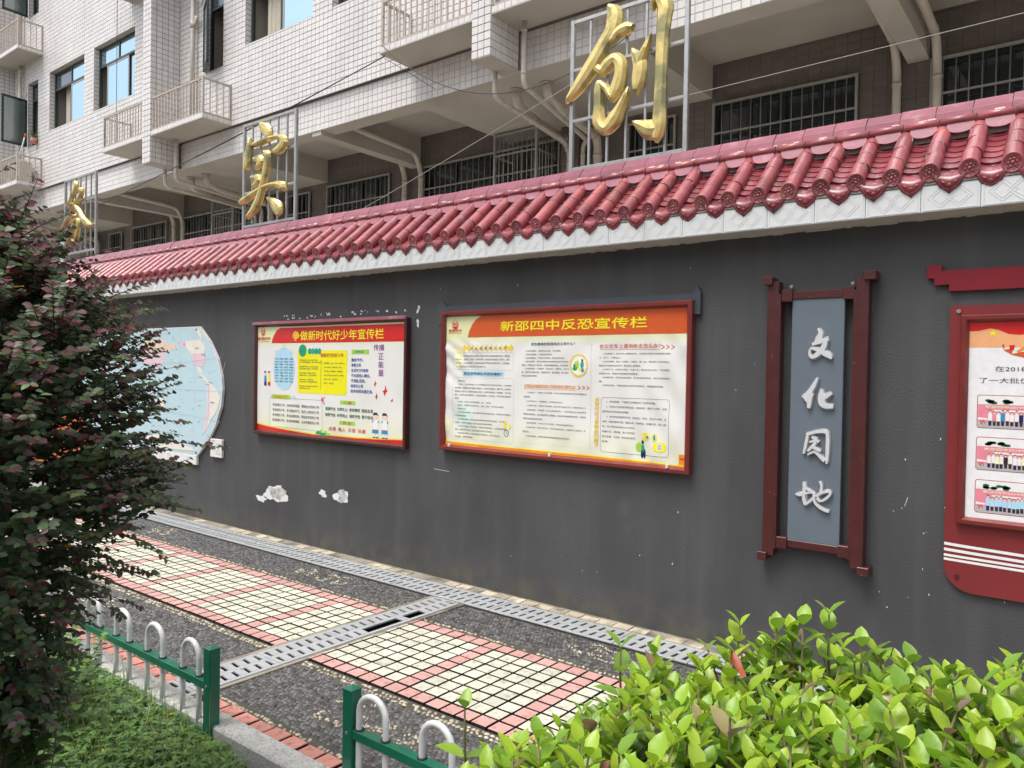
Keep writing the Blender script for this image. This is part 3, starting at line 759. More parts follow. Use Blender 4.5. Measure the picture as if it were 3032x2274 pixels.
# windows
def window(t, idx):
    _, a, b, c, d_, k_, lev = t
    y = B+.11; fw = .045
    m = MB()
    m.cbox(a, b, y, y+.06, c+.006, c+.006+fw, .003); m.cbox(a, b, y, y+.06, d_-.004-fw, d_-.004, .003)
    m.cbox(a, a+fw, y+.001, y+.059, c+.006, d_-.004, .003); m.cbox(b-fw, b, y+.001, y+.059, c+.006, d_-.004, .003)
    zt = d_-.40; m.cbox(a, b, y+.002, y+.058, zt-.025, zt+.025, .003)
    xm = (a+b)/2; m.cbox(xm-.02, xm+.02, y+.004, y+.056, zt, d_-.02, .003)
    fr = m.build('window', M['frame'], bld)
    def pane(x0, x1, z0, z1, yy, gm_):
        p = MB(); p.box(x0, x1, yy, yy+.006, z0, z1); p.build('pane', gm_, fr)
    def sash(x0, x1, yy, gm_, mt):
        p = MB(); z0, z1 = c+.05, zt-.025; q_ = .035
        p.cbox(x0, x1, yy, yy+.02, z0, z0+q_, .002); p.cbox(x0, x1, yy, yy+.02, z1-q_, z1, .002); p.cbox(x0, x0+q_, yy+.001, yy+.019, z0, z1, .002); p.cbox(x1-q_, x1, yy+.001, yy+.019, z0, z1, .002)
        p.build('sash', mt, fr); pane(x0+q_, x1-q_, z0+q_, z1-q_, yy+.007, gm_)
    pane(a+fw, xm-.02, zt+.025, d_-.05, y+.02, M['skyglass'] if idx % 3 else M['dglass']); pane(xm+.02, b-fw, zt+.025, d_-.05, y+.02, M['skyglass'])
    w_ = b-a
    if idx % 2 == 0:
        sash(xm-.02, b-.04, y+.005, M['skyglass'], M['alu']); sash(xm-.12, b-.16, y+.032, M['dglass'], M['frame'])
    else:
        sash(a+w_*.2, a+w_*.74, y+.005, M['skyglass'], M['alu']); sash(a+w_*.70, b-.04, y+.032, M['skyglass'], M['frame'])
    # room behind
    p = MB(); zz0, zz1 = c-.02, d_+.03; yb = y+.75
    p.add([(a-.05,yb,zz0),(b+.05,yb,zz0),(b+.05,yb,zz1),(a-.05,yb,zz1),(a-.05,y+.06,zz0),(b+.05,y+.06,zz0),(b+.05,y+.06,zz1),(a-.05,y+.06,zz1)], [(0,1,2,3)[::-1],(4,5,1,0)[::-1],(6,7,3,2)[::-1],(5,6,2,1)[::-1],(7,4,0,3)[::-1]])
    p.build('room', M['room'], bld)
    # curtain
    p = MB(); n_ = 40; cx0, cx1 = (a+.25, a+.75) if idx % 2 == 0 else (a+.12, a+.5)
    vs = []
    for i in range(n_+1):
        x = cx0+(cx1-cx0)*i/n_; yy = y+.16+.022*math.sin(i*1.35)+.01*math.sin(i*.6)
        vs += [(x, yy, c+.02), (x, yy, d_)]
    p.add(vs, [(2*i, 2*i+2, 2*i+3, 2*i+1) for i in range(n_)], True); p.build('curtain', M['curtain'], fr)
def casement(t, idx):
    _, a, b, c, d_, k_, lev = t
    y = B+.10; fw = .04; zt = d_-.40
    m = MB()
    m.cbox(a, b, y, y+.06, c+.006, c+.046, .003); m.cbox(a, b, y, y+.06, d_-.044, d_-.004, .003); m.cbox(a, a+fw, y+.001, y+.059, c, d_-.004, .003); m.cbox(b-fw, b, y+.001, y+.059, c, d_-.004, .003)
    m.cbox(a, b, y+.002, y+.058, zt-.02, zt+.02, .003)
    fr = m.build('window', M['frame'], bld)
    p = MB(); p.box(a+fw, b-fw, y+.02, y+.026, zt+.02, d_-.04); p.build('pane', M['dglass'], fr)
    w_ = b-a-.02; z0, z1 = c+.01, zt+.0
    left = (k_ == -2)
    # sash hinged open
    s_ = MB(); q_ = .05
    s_.cbox(0, w_, -.02, .02, 0, q_, .003); s_.cbox(0, w_, -.02, .02, z1-z0-q_, z1-z0, .003); s_.cbox(0, q_, -.019, .019, 0, z1-z0, .003); s_.cbox(w_-q_, w_, -.019, .019, 0, z1-z0, .003)
    me = s_.mesh('sash', M['frame'])
    hx = a+.02; ang_ = R(-84) if left else R(-24)
    o = link('sash', me, fr, (hx, B-.03, z0)); o.rotation_euler = (0, 0, ang_)
    g_ = MB(); g_.box(q_, w_-q_, -.004, .004, q_, z1-z0-q_); o2 = link('pane', g_.mesh('pane', M['grglass']), fr, (hx, B-.03, z0)); o2.rotation_euler = (0, 0, ang_)
    p = MB(); yb = y+.6; zz0, zz1 = c-.02, d_+.02
    p.add([(a-.05,yb,zz0),(b+.05,yb,zz0),(b+.05,yb,zz1),(a-.05,yb,zz1),(a-.05,y+.06,zz0),(b+.05,y+.06,zz0),(b+.05,y+.06,zz1),(a-.05,y+.06,zz1)], [(3,2,1,0),(0,1,5,4),(2,3,7,6),(1,2,6,5),(3,0,4,7)])
    p.build('room', M['room'], bld)
i_ = 0
for t in wins:
    if not (t[2] < BX1-.1 and t[1] > BX0+.1): continue
    if t[6] == 1 and t[5] >= -1: pass
    if t[0] == 'sash': window(t, i_); i_ += 1
    else: casement(t, 0)

# balconies (air-conditioner shelves)
balc_tiles = []
def balcony(x0, x1, z, right):
    m = MB(); m.box(x0+.01, x1-.01, 2.568, B+.01, z+.003, z+.092); m.box(x0, x1, 2.56, B+.01, z, z+.012)
    sl_ = m.build('balcony', M['conc'], bld)
    global balc_tiles
    balc_tiles += tile_affines((x0, 2.568, z+.012), UX, UZ, x1-x0, .08, (), tw=.1, th=.08)
    balc_tiles += tile_affines((x1-.01, 2.56, z+.012), UY, UZ, .54, .08, (), tw=.1, th=.08)
    balc_tiles += tile_affines((x0+.01, B, z+.012), -UY, UZ, .54, .08, (), tw=.1, th=.08)
    zb, zt = z+.10, z+.70; y = 2.59
    rl = MB(); rl.box(x0+.03, x1-.03, y-.014, y+.014, zt-.03, zt); rl.box(x0+.03, x1-.03, y-.012, y+.012, zb, zb+.022)
    xs = x1-.03 if right else x0+.03
    rl.box(xs-.014, xs+.014, y+.01, B, zt-.03, zt-.001); rl.box(xs-.012, xs+.012, y+.01, B, zb, zb+.022)
    rl.build('handrail', M['rail'], sl_)
    bars = [(x0+.03+i*.105, y) for i in range(int((x1-x0-.04)/.105)+1)]
    bars += [(xs, y+i*.125) for i in range(5)]
    bmh = MB(); bmh.box(-.011, .011, -.006, .006, 0, zt-zb-.02); me = bmh.mesh('baluster', M['rail'])
    pmh = MB(); pmh.box(-.018, .018, -.016, .016, -.01, zt-zb+.002); me2 = pmh.mesh('baluster', M['rail'])
    for j, (x, yy) in enumerate(bars): link('baluster', me2 if (abs(x-xs) < .01 and (yy == y or yy > B-.1)) else me, sl_, (x, yy, zb+.01))
for lev in (0, 1):
    for k_ in (-2, -1, 0, 1):
        F_ = F0+PER*k_
        balcony(F_, F_+1.75, 5.77+ST*lev, True)
        balcony(F_-1.92, F_-.29, 5.77+ST*lev, False)
emit_tiles(balc_tiles, 'balcony_edge_tiles', M['tile'], bld, 0)

# recessed ground floor: back wall, dropped slabs, beams, barred windows
bh = []
gw = []
for k_ in (-2, -1, 0, 1):
    F_ = F0+PER*k_
    gw += [(F_+1.56, F_+3.37, 3.9, 5.2), (F_-3.9, F_-.89, 3.9, 5.18), (F_+.28, F_+1.03, 3.4, 5.17)]
bh = [(a-BX0, b-BX0, c-2, d_-2) for a, b, c, d_ in gw if a > BX0 and b < BX1]
m_ = MB()
for r_ in panel_rects(W_, 3.73, bh): m_.box(BX0+r_[0], BX0+r_[1], BACK+.006, BACK+.16, 2+r_[2], 2+r_[3])
m_.build('rear_wall', M['grout'], bld)
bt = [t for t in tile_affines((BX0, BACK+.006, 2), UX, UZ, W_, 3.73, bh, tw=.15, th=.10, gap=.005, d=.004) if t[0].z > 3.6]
for k_ in (-2, -1, 0, 1):
    F_ = F0+PER*k_
    m_ = MB(); m_.box(F_-1.92, F_+1.53, 3.459, BACK+.003, 5.292, 5.731); m_.build('dropped_slab', M['conc'], bld)
for k_ in (-2, -1, 0, 1):
    F_ = F0+PER*k_; xc = F_-4.03
    m_ = MB(); m_.extx([(BY+.02, 5.225), (BY+.02, 5.40), (3.462, 5.40), (3.462, 5.732), (BACK+.004, 5.732), (BACK+.004, 5.20), (5.0, 5.215)], xc-.11, xc+.11); m_.build('ceiling_beam', M['conc'], bld)
for k_ in (-2, -1, 0, 1):
    F_ = F0+PER*k_
    m_ = MB(); m_.box(F_-.79, F_-.47, 5.19, BACK+.01, 2.2, 5.293); m_.build('pier', M['grout'], bld)
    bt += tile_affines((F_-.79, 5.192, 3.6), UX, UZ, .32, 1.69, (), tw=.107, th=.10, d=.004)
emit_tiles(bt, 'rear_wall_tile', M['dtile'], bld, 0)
m_ = MB(); m_.box(BX0, BX1, .8, 5.5, 1.7, 2.0); m_.build('ground_floor_slab', M['conc'], bld)
barm = {}
for a, b, c, d_ in gw:
    if a < BX0 or b > BX1: continue
    # dark room and glass
    p = MB(); p.box(a+.02, b-.02, BACK+.09, BACK+.096, c, d_); gp = p.build('dark_pane', M['dglass'], bld)
    fr = MB(); y = BACK+.07
    for xx in [a+.02+i*(b-a-.04)/4 for i in range(5)]: fr.box(xx-.022, xx+.022, y-.02, y+.015, c, d_)
    fr.box(a, b, y-.015, y+.012, d_-.05, d_); fr.box(a, b, y-.012, y+.013, d_-.45, d_-.41); fr.build('window_frame', M['frame'], bld)
    gy = BACK-.045
    gl = MB(); gl.box(a, b, gy-.015, gy+.015, d_-.03, d_); gl.box(a, b, gy-.014, gy+.014, d_-.415, d_-.395); gl.box(a, b, gy-.014, gy+.014, c+.2, c+.22); gl.box(a-.001, a+.03, gy-.016, gy+.016, c, d_); gl.box(b-.03, b+.001, gy-.016, gy+.016, c, d_)
    gr_ = gl.build('security_grille', M['bars'], bld)
    n_ = int((b-a)/.125); hh = round(d_-c, 2)
    if hh not in barm: q_ = MB(); q_.tube([(0, 0, 0), (0, 0, hh)], .0075, 6); barm[hh] = q_.mesh('grille_bar', M['bars'])
    for i in range(1, n_): link('grille_bar', barm[hh], gr_, (a+(b-a)*i/n_, gy, c))
# window cages
for k_ in (-2, -1, 0):
    F_ = F0+PER*k_; a, b = F_-1.80, F_-1.0; y0, y1 = 4.85, BACK-.03; c, d_ = 4.46, 5.26
    cg = MB()
    for x in (a, b): cg.box(x-.018, x+.018, y0-.018, y0+.018, c-.3, d_)
    for z in (c, d_-.02, 4.93): cg.box(a, b, y0-.012, y0+.012, z-.012, z+.012); cg.box(b-.012, b+.012, y0, y1, z-.011, z+.011); cg.box(a-.012, a+.012, y0, y1, z-.011, z+.011)
    c0 = cg.build('window_cage', M['bars'], bld)
    q_ = MB(); q_.tube([(0, 0, 0), (0, 0, d_-c)], .0065, 6); me = q_.mesh('cage_bar', M['bars'])
    for i in range(1, 9): link('cage_bar', me, c0, (a+(b-a)*i/9, y0, c))
    for i in range(1, 6): link('cage_bar', me, c0, (b, y0+(y1-y0)*i/6, c))
    q_ = MB(); q_.box(a, b, -.012, .012, -.004, .004); me = q_.mesh('cage_slat', M['bars'])
    for i in range(1, 9): link('cage_slat', me, c0, (0, y0+(y1-y0)*i/9, d_-.01))
# pipes
def bend(pts, r_=.08, n_=5):
    pts = [Vector(p) for p in pts]; out = [pts[0]]
    for i in range(1, len(pts)-1):
        a, b, c = pts[i-1], pts[i], pts[i+1]; d1 = (a-b).normalized(); d2 = (c-b).normalized()
        rr_ = min(r_, (a-b).length*.45, (c-b).length*.45)
        p1, p2 = b+d1*rr_, b+d2*rr_
        for k in range(n_+1):
            t = k/n_; out.append(p1*(1-t)**2+b*2*t*(1-t)+p2*t*t)
    out.append(pts[-1]); return out
def pipe(pts, r_, name='drain_pipe', br=.09):
    m = MB(); m.tube(bend(pts, br), r_, 12)
    for a, b in zip(pts[:-1], pts[1:]):
        a, b = Vector(a), Vector(b)
        if (b-a).length > .5:
            d_ = (b-a).normalized()
            for q_ in (a+d_*.14, b-d_*.14): m.tube([q_-d_*.02, q_+d_*.02], r_*1.14, 12)
    return m.build(name, M['pipe'], bld)
for k_ in (-2, -1, 0):
    F_ = F0+PER*k_
    pipe([(F_+.21, 2.93, 5.80), (F_+.21, 2.93, 5.02), (F_-.20, 4.98, 4.95), (F_-.36, 5.13, 4.93), (F_-.36, 5.13, 3.2)], .032)
    pipe([(F_-.27, 2.98, 5.30), (F_-.27, 2.98, 4.98), (F_-.40, 4.7, 4.90), (F_-.62, 5.15, 4.86), (F_-.62, 5.13, 3.2)], .032)
    pipe([(F_-.40, 3.57, 5.30), (F_-.40, 3.60, 5.10), (F_-.42, 3.85, 5.03), (F_-.62, 5.10, 5.02)], .062, br=.16)
    pipe([(F_+.06, 3.61, 5.30), (F_+.06, 3.64, 5.12), (F_+.06, 3.9, 5.05), (F_-.15, 5.15, 5.03), (F_-.15, 5.2, 4.9), (F_-.15, 5.2, 3.2)], .062, br=.16)
    for x, y in ((F_-.40, 3.57), (F_+.06, 3.61)): m = MB(); m.tube([(x, y, 5.268), (x, y, 5.291)], .085, 14); m.build('pipe_flange', M['rail'], bld)
for k_ in (-2, -1, 0, 1):
    F_ = F0+PER*k_; xc = F_-4.03
    for sx in (-.205, .205):
        pipe([(xc+sx, 3.52, 5.47), (xc+sx, 5.12, 5.38), (xc+sx, 5.27, 5.1), (xc+sx, 5.27, 3.2)], .046, br=.12)
        m = MB(); m.tube([(xc+sx, 5.27, 4.30), (xc+sx, 5.27, 4.33)], .058, 12); m.box(xc+sx-.085, xc+sx+.085, 5.30, 5.32, 4.30, 4.33); m.build('pipe_bracket', M['pipe'], bld)
for k_ in (-2, -1, 0):
    F_ = F0+PER*k_
    for z0, z1 in ((5.86, 8.91), (9.0, 12.)):
        pipe([(F_+.60, 3.02, z1), (F_+.60, 3.02, z0)], .042, 'downpipe')
    m = MB(); m.tube([(F_+.60, 3.02, 7.72), (F_+.60, 3.02, 7.86)], .052, 12); m.tube(bend([(F_+.60, 3.02, 7.76), (F_+.72, 3.02, 7.80), (F_+.72, 3.02, 7.9)], .05), .035, 10); m.build('pipe_joint', M['pipe'], bld)
    m = MB(); m.tube([(F_+.76, B+.01, 8.2), (F_+.76, B-.03, 8.2)], .05, 16); m.build('vent_ring', M['pipe'], bld)

# ------------------------------------------------------------------ block across the yard, behind the photographer (seen only as a reflection in the panes)
ob = empty('opposite_building', (-12, -20, 0)); tag(ob, 'tiled block across the yard, mirrored in the window panes', 'building')
OX0, OX1, OY, OH = -34., 8., -19., 10.5
oh = []
for fl in range(3):
    for i in range(13): oh.append((1.2+i*3.2, 3.0+i*3.2, 1.2+fl*3.3, 2.7+fl*3.3))
m_ = MB()
for r_ in panel_rects(OX1-OX0, OH, oh): m_.box(OX0+r_[0], OX0+r_[1], OY-.3, OY, r_[2]-.3 if r_[2] < .01 else r_[2], r_[3])
m_.build('facade_wall', M['tile'], ob)
m_ = MB(); m_.box(OX0, OX1, OY-9, OY-.31, -.3, OH); m_.build('building_body', M['conc'], ob)
wmesh = MB(); wmesh.box(0, 1.8, -.2, -.19, 0, 1.5); wme = wmesh.mesh('window_pane', M['dglass'])
for h_ in oh: link('window_pane', wme, ob, (OX0+h_[0], OY, h_[2]))

# ------------------------------------------------------------------ gold sign characters on lattices
def stroke(mb, pts, y0, depth, ridge=.45, nseg=4, rim=0., scale=1.):
    """pts: (x, z, width) -> brush stroke with a raised centre ridge"""
    P = []
    n_ = len(pts)
    for i in range(n_-1):
        p0 = pts[max(0, i-1)]; p1 = pts[i]; p2 = pts[i+1]; p3 = pts[min(n_-1, i+2)]
        for k in range(nseg):
            t = k/nseg
            q_ = [.5*((2*p1[j])+(-p0[j]+p2[j])*t+(2*p0[j]-5*p1[j]+4*p2[j]-p3[j])*t*t+(-p0[j]+3*p1[j]-3*p2[j]+p3[j])*t**3) for j in range(3)]
            P.append((q_[0], q_[1], max(q_[2], min(p1[2], p2[2])*.9)))
    P.append(pts[-1])
    vs = []; K = 5
    for i, (x, z, w_) in enumerate(P):
        a = P[max(0, i-1)]; b = P[min(len(P)-1, i+1)]
        dx, dz = b[0]-a[0], b[1]-a[1]; l = math.hypot(dx, dz) or 1; px, pz = -dz/l, dx/l
        h = w_/2*scale
        dd = depth*min(1, (w_/.05)**.5) if not rim else depth
        for u_, yy in ((-1, 0), (-1, -.35), (-.62 if not rim else -.86, -.88 if not rim else -1), (0, -1), (.62 if not rim else .86, -.88 if not rim else -1), (1, -.35), (1, 0)):
            vs.append((x+px*h*u_, y0+yy*dd, z+pz*h*u_))
    fs = []
    for i in range(len(P)-1):
        for k in range(6): a = i*7+k; fs.append((a, a+1, a+8, a+7))
        fs.append((i*7+6, i*7, i*7+7, i*7+13))
    e = (len(P)-1)*7
    fs.append(tuple(range(6, -1, -1))); fs.append(tuple(e+k for k in range(7)))
    mb.add(vs, fs)
CH = {
 'chuang': dict(o=(1552, 1128, 1528, 2212), S=[
  [(1803,50,14),(1840,105,95),(1832,200,88),(1762,330,82),(1685,460,86),(1612,570,72),(1562,640,42),(1528,678,8)],
  [(1968,205,40),(1925,205,88),(1870,235,60),(1835,285,34),(1803,325,8)],
  [(1742,455,46),(1772,474,72),(1806,432,74),(1850,398,76),(1886,430,72),(1888,500,78),(1868,580,78),(1846,640,50),(1834,678,12)],
  [(1752,545,36),(1752,600,72),(1752,700,74),(1754,800,78),(1800,850,84),(1852,790,84),(1892,720,56),(1930,640,40),(1941,580,8)],
  [(1758,552,34),(1800,590,40),(1832,642,34)],
  [(1962,335,8),(1992,390,58),(2012,450,90),(2005,530,88),(1998,590,56),(1998,642,6)],
  [(2010,430,60),(2050,340,36),(2078,248,8)],
  [(2092,105,12),(2094,55,34),(2120,28,48),(2162,80,84),(2160,150,90),(2150,300,78),(2146,500,74),(2142,700,78),(2140,820,88),(2130,900,56),(2124,938,10)],
  [(1972,802,8),(2030,832,62),(2085,856,104),(2128,852,100)]]),
 'shi': dict(S=[
  [(1732,810,8),(1752,842,48),(1780,872,58),(1786,925,34)],
  [(1664,912,8),(1665,960,30),(1655,1020,42),(1648,1080,46),(1643,1118,16)],
  [(1678,962,24),(1720,945,48),(1770,925,50),(1830,905,30),(1868,908,36),(1888,938,50),(1858,982,54),(1806,1010,14)],
  [(1696,1050,30),(1728,1052,54),(1738,1076,40),(1705,1112,12)],
  [(1682,1168,26),(1722,1180,52),(1712,1210,38),(1686,1232,10)],
  [(1760,1000,18),(1784,1024,42),(1776,1100,42),(1756,1200,40),(1734,1290,44),(1700,1370,46),(1652,1428,16)],
  [(1602,1332,18),(1640,1308,44),(1720,1255,38),(1790,1220,36),(1850,1214,48),(1886,1230,44),(1880,1250,10)],
  [(1782,1298,12),(1818,1330,44),(1850,1370,64),(1862,1412,26)]]),
 'wu': dict(S=[
  [(850,688,8),(870,732,44),(864,780,48),(832,850,44),(800,930,36),(752,982,8)],
  [(866,835,18),(902,792,38),(932,800,40),(920,860,42),(880,930,38),(840,1010,38),(790,1110,38),(740,1190,40),(710,1212,24)],
  [(798,946,30),(850,950,44),(890,1010,48),(930,1090,54),(970,1150,70),(1010,1180,74),(1042,1186,24)],
  [(850,1058,30),(862,1088,34)],
  [(786,1180,18),(830,1150,38),(870,1118,38),(900,1140,42),(896,1220,42),(880,1320,44),(862,1400,48),(850,1448,8)],
  [(813,1325,8),(845,1362,34),(860,1400,44)],
  [(850,1170,38),(830,1250,38),(800,1350,38),(768,1432,14)]]),
}
def sign(key, label, x0, x1, z0, z1, img, px):
    """img: (x0,x1,ytop_left,ybot_left,ytop_right,ybot_right) of the lattice in drawing units"""
    Y = .25
    e = empty('sign', ((x0+x1)/2, Y, z0)); tag(e, label, 'sign', 'gold characters standing on the ridge')
    m = MB(); t = .015
    m.cbox(x0-t, x0+t, Y-t, Y+t, z0-.06, z1, .003); m.cbox(x1-t, x1+t, Y-t, Y+t, z0-.06, z1, .003)
    for z in (z0+.012, z1-.018): m.cbox(x0+t, x1-t, Y-.016, Y+.016, z-.014, z+.014, .003)
    m.build('lattice_frame', M['steel'], e)
    bm2 = MB(); bm2.cbox(-.0085, .0085, -.0085, .0085, 0, z1-z0-.04, .002); me = bm2.mesh('lattice_bar', M['steel'])
    for i in range(1, 6): link('lattice_bar', me, e, (x0+(x1-x0)*i/6, Y+.001, z0+.02))
    bm3 = MB(); bm3.cbox(x0+t, x1-t, -.011, .011, -.011, .011, .002); me = bm3.mesh('lattice_bar', M['steel'])
    for i in (1, 2): link('lattice_bar', me, e, (0, Y-.003, z0+(z1-z0)*i/3))
    u0, u1, tl, bl, tr, br = img
    mb = MB()
    def mp(x, y):
        s_ = (x-u0)/(u1-u0); d0, d1 = 1/(bl-tl), 1/(br-tr)
        return s_*d0/(d1-s_*(d1-d0))
    sc_ = (x1-x0)
    for S in CH[key]['S']:
        pts = []
        for (x, y, w_) in S:
            s_ = (x-u0)/(u1-u0)
            ht = tl+(tr-tl)*s_; hb = bl+(br-bl)*s_
            q = mp(x, y); zf = (hb-y)/(hb-ht)
            wz = w_/(hb-ht)*(z1-z0); wx = w_/(u1-u0)*sc_
            # direction aware width
            pts.append([x0+q*sc_, z0+zf*(z1-z0), wz, wx])
        fin_ = []
        for i, p_ in enumerate(pts):
            a = pts[max(0, i-1)]; b = pts[min(len(pts)-1, i+1)]
            dx, dz = abs(b[0]-a[0]), abs(b[1]-a[1]); l = math.hypot(dx, dz) or 1
            wv = p_[3]*dz/l+p_[2]*dx/l
            fin_.append((p_[0], p_[1], wv))
        stroke(mb, [(a, b, c*dict(chuang=.93, shi=.78, wu=.56)[key]) for a, b, c in fin_], Y-.022, .048)
    mb.build('character', M['gold'], e)
    return e
sign('chuang', 'large gold character on a steel lattice, rightmost and nearest of the three', -3.065, -2.185, 3.035, 4.11, (1552, 2290, 125, 1130, -58, 990), 0)
sign('shi', 'gold character with a roof stroke on a steel lattice, middle one of the three', -7.17, -6.29, 3.05, 4.13, (1610, 1945, 822, 1492, 712, 1440), 0)
sign('wu', 'small gold character on a steel lattice, leftmost above the dark red shrub', -11.55, -10.6, 3.12, 4.17, (720, 1055, 675, 1520, 575, 1460), 0)

# ------------------------------------------------------------------ text
def text_mesh(body, size, bold=0., res=2, spacing=1.):
    cu = bpy.data.curves.new('text', 'FONT'); cu.body = body; cu.size = size; cu.resolution_u = res; cu.offset = bold; cu.space_character = spacing
    cu.fill_mode = 'FRONT'
    o = bpy.data.objects.new('text', cu); COL.objects.link(o)
    dg = bpy.context.evaluated_depsgraph_get(); me = bpy.data.meshes.new_from_object(o.evaluated_get(dg))
    V = [tuple(v.co) for v in me.vertices]; F = [tuple(p.vertices) for p in me.polygons]
    bpy.data.objects.remove(o); bpy.data.curves.remove(cu); bpy.data.meshes.remove(me)
    return V, F
TEXTN = {}
class Print:
    """flat print laid on a sheet whose surface is y = ysurf(x,z)"""
    def __init__(s, parent, ysurf, name='printed_text'): s.parent = parent; s.y = ysurf; s.b = {}; s.name = name; s.flat = False; s.lift = .0009
    def mbfor(s, m): 
        if m not in s.b: s.b[m] = MB()
        return s.b[m]
    def text(s, body, x0, z0, h, m, width=None, bold=0., vertical=False, lift=0.):
        mb = s.mbfor(m)
        if vertical:
            for i, chh in enumerate(body): s.text(chh, x0, z0-i*vertical, h, m, bold=bold)
            return
        if bold:
            b_ = bold*h*.8; s.text(body, x0-b_, z0, h, m, width, 0., lift=lift+.00012); s.text(body, x0+b_, z0, h, m, width, 0., lift=lift+.00024)
            if bold > .021: s.text(body, x0, z0+b_*.8, h, m, width, 0., lift=lift+.0003); s.text(body, x0, z0-b_*.8, h, m, width, 0., lift=lift+.0004)
            return
        V, F = text_mesh(body, 1., 0.)
        if not V: return
        xs = [v[0] for v in V]; x_0, x_1 = min(xs), max(xs); zs = [v[1] for v in V]; z_0, z_1 = min(zs), max(zs)
        sz = h/(max(z_1-z_0, .55)); sx = (width/(x_1-x_0)) if width else sz
        VV = []
        for v in V:
            x, z = x0+(v[0]-x_0)*sx, z0+(v[1]-z_0)*sz; VV.append((x, s.y(x, z)-s.lift-lift, z))
        mb.add(VV, F)
    def poly(s, pts, m, lift=0., sub=0):
        mb = s.mbfor(m)
        n_ = len(pts); cx = sum(p[0] for p in pts)/n_; cz = sum(p[1] for p in pts)/n_
        ar = sum(pts[i][0]*pts[(i+1) % n_][1]-pts[(i+1) % n_][0]*pts[i][1] for i in range(n_))
        if ar < 0: pts = pts[::-1]
        ext = max(max(p[0] for p in pts)-min(p[0] for p in pts), max(p[1] for p in pts)-min(p[1] for p in pts))
        if ext > .06 and not s.flat:
            e_ = []
            for i in range(n_):
                a, b = pts[i], pts[(i+1) % n_]; k_ = max(1, int(math.hypot(b[0]-a[0], b[1]-a[1])/.03))
                e_ += [(a[0]+(b[0]-a[0])*j/k_, a[1]+(b[1]-a[1])*j/k_) for j in range(k_)]
            K = max(2, int(ext/.05)); m2 = len(e_); vs = []
            for r_ in range(1, K+1): vs += [(cx+(x-cx)*r_/K, cz+(z-cz)*r_/K) for x, z in e_]
            vs.append((cx, cz)); fs = [(m2*K, j, (j+1) % m2) for j in range(m2)]
            for r_ in range(K-1): fs += [(r_*m2+j, (r_+1)*m2+j, (r_+1)*m2+(j+1) % m2, r_*m2+(j+1) % m2) for j in range(m2)]
            mb.add([(x, s.y(x, z)-s.lift*.7-lift, z) for x, z in vs], fs); return
        mb.add([(x, s.y(x, z)-s.lift*.7-lift, z) for x, z in pts], [tuple(range(n_))])
    def rect(s, x0, x1, z0, z1, m, lift=0., nx=1, nz=1):
        mb = s.mbfor(m)
        vs = [(x0+(x1-x0)*i/nx, 0, z0+(z1-z0)*j/nz) for j in range(nz+1) for i in range(nx+1)]
        vs = [(x, s.y(x, z)-s.lift*.6-lift, z) for x, _, z in vs]
        mb.add(vs, [(j*(nx+1)+i, j*(nx+1)+i+1, (j+1)*(nx+1)+i+1, (j+1)*(nx+1)+i) for j in range(nz) for i in range(nx)])
    def oval(s, cx, cz, rx, rz, m, lift=0., n_=28): s.poly([(cx+rx*math.cos(2*math.pi*k/n_), cz+rz*math.sin(2*math.pi*k/n_)) for k in range(n_)], m, lift)
    def ring(s, cx, cz, rx, rz, w_, m, lift=0., n_=32):
        mb = s.mbfor(m); vs = []
        for k in range(n_):
            a = 2*math.pi*k/n_
            for q in (1, 1-w_/rx):
                x, z = cx+rx*q*math.cos(a), cz+rz*q*math.sin(a); vs.append((x, s.y(x, z)-s.lift-lift, z))
        mb.add(vs, [(2*k, 2*((k+1) % n_), 2*((k+1) % n_)+1, 2*k+1) for k in range(n_)])
    def line(s, pts, w_, m, lift=0.):
        for a, b in zip(pts[:-1], pts[1:]):
            dx, dz = b[0]-a[0], b[1]-a[1]; l = math.hypot(dx, dz) or 1e-6; px, pz = -dz/l*w_/2, dx/l*w_/2
            s.poly([(a[0]+px, a[1]+pz), (b[0]+px, b[1]+pz), (b[0]-px, b[1]-pz), (a[0]-px, a[1]-pz)], m, lift)
    def rrect(s, x0, x1, z0, z1, r_, m, outline=0., lift=0.):
        pts = []
        for cx, cz, a0 in ((x1-r_, z1-r_, 0), (x0+r_, z1-r_, 90), (x0+r_, z0+r_, 180), (x1-r_, z0+r_, 270)):
            for k in range(5): a = R(a0+22.5*k); pts.append((cx+r_*math.cos(a), cz+r_*math.sin(a)))
        if outline: s.line(pts+[pts[0]], outline, m, lift)
        else: s.poly(pts, m, lift)
    def done(s):
        for m, mb in s.b.items():
            if mb.v: mb.build(s.name, M[m] if isinstance(m, str) else m, s.parent)
INK = {}
for n_, c_ in dict(ink=(.03, .03, .035), yel=(.92, .78, .02), red=(.62, .015, .015), ored=(.62, .10, .02), orng=(.80, .28, .03), lblue=(.42, .70, .85), yell=(.83, .78, .0), grn=(.01, .33, .14), lgrn=(.36, .62, .06), dblue=(.02, .08, .35), purp=(.25, .03, .28), teal=(.02, .33, .33), wht=(.82, .82, .80), pale=(.80, .83, .50), gold2=(.85, .60, .05), skin=(.85, .62, .48), bluef=(.02, .28, .55), grey=(.45, .45, .45), dred=(.35, .01, .01), pinkp=(.78, .25, .32), orange2=(.85, .42, .20), dgrn=(.02, .12, .06), mint=(.66, .82, .74), navy=(.01, .02, .10), lyel=(.88, .86, .55)).items():
    M[n_] = flat('ink_'+n_, c_, .32, .25)
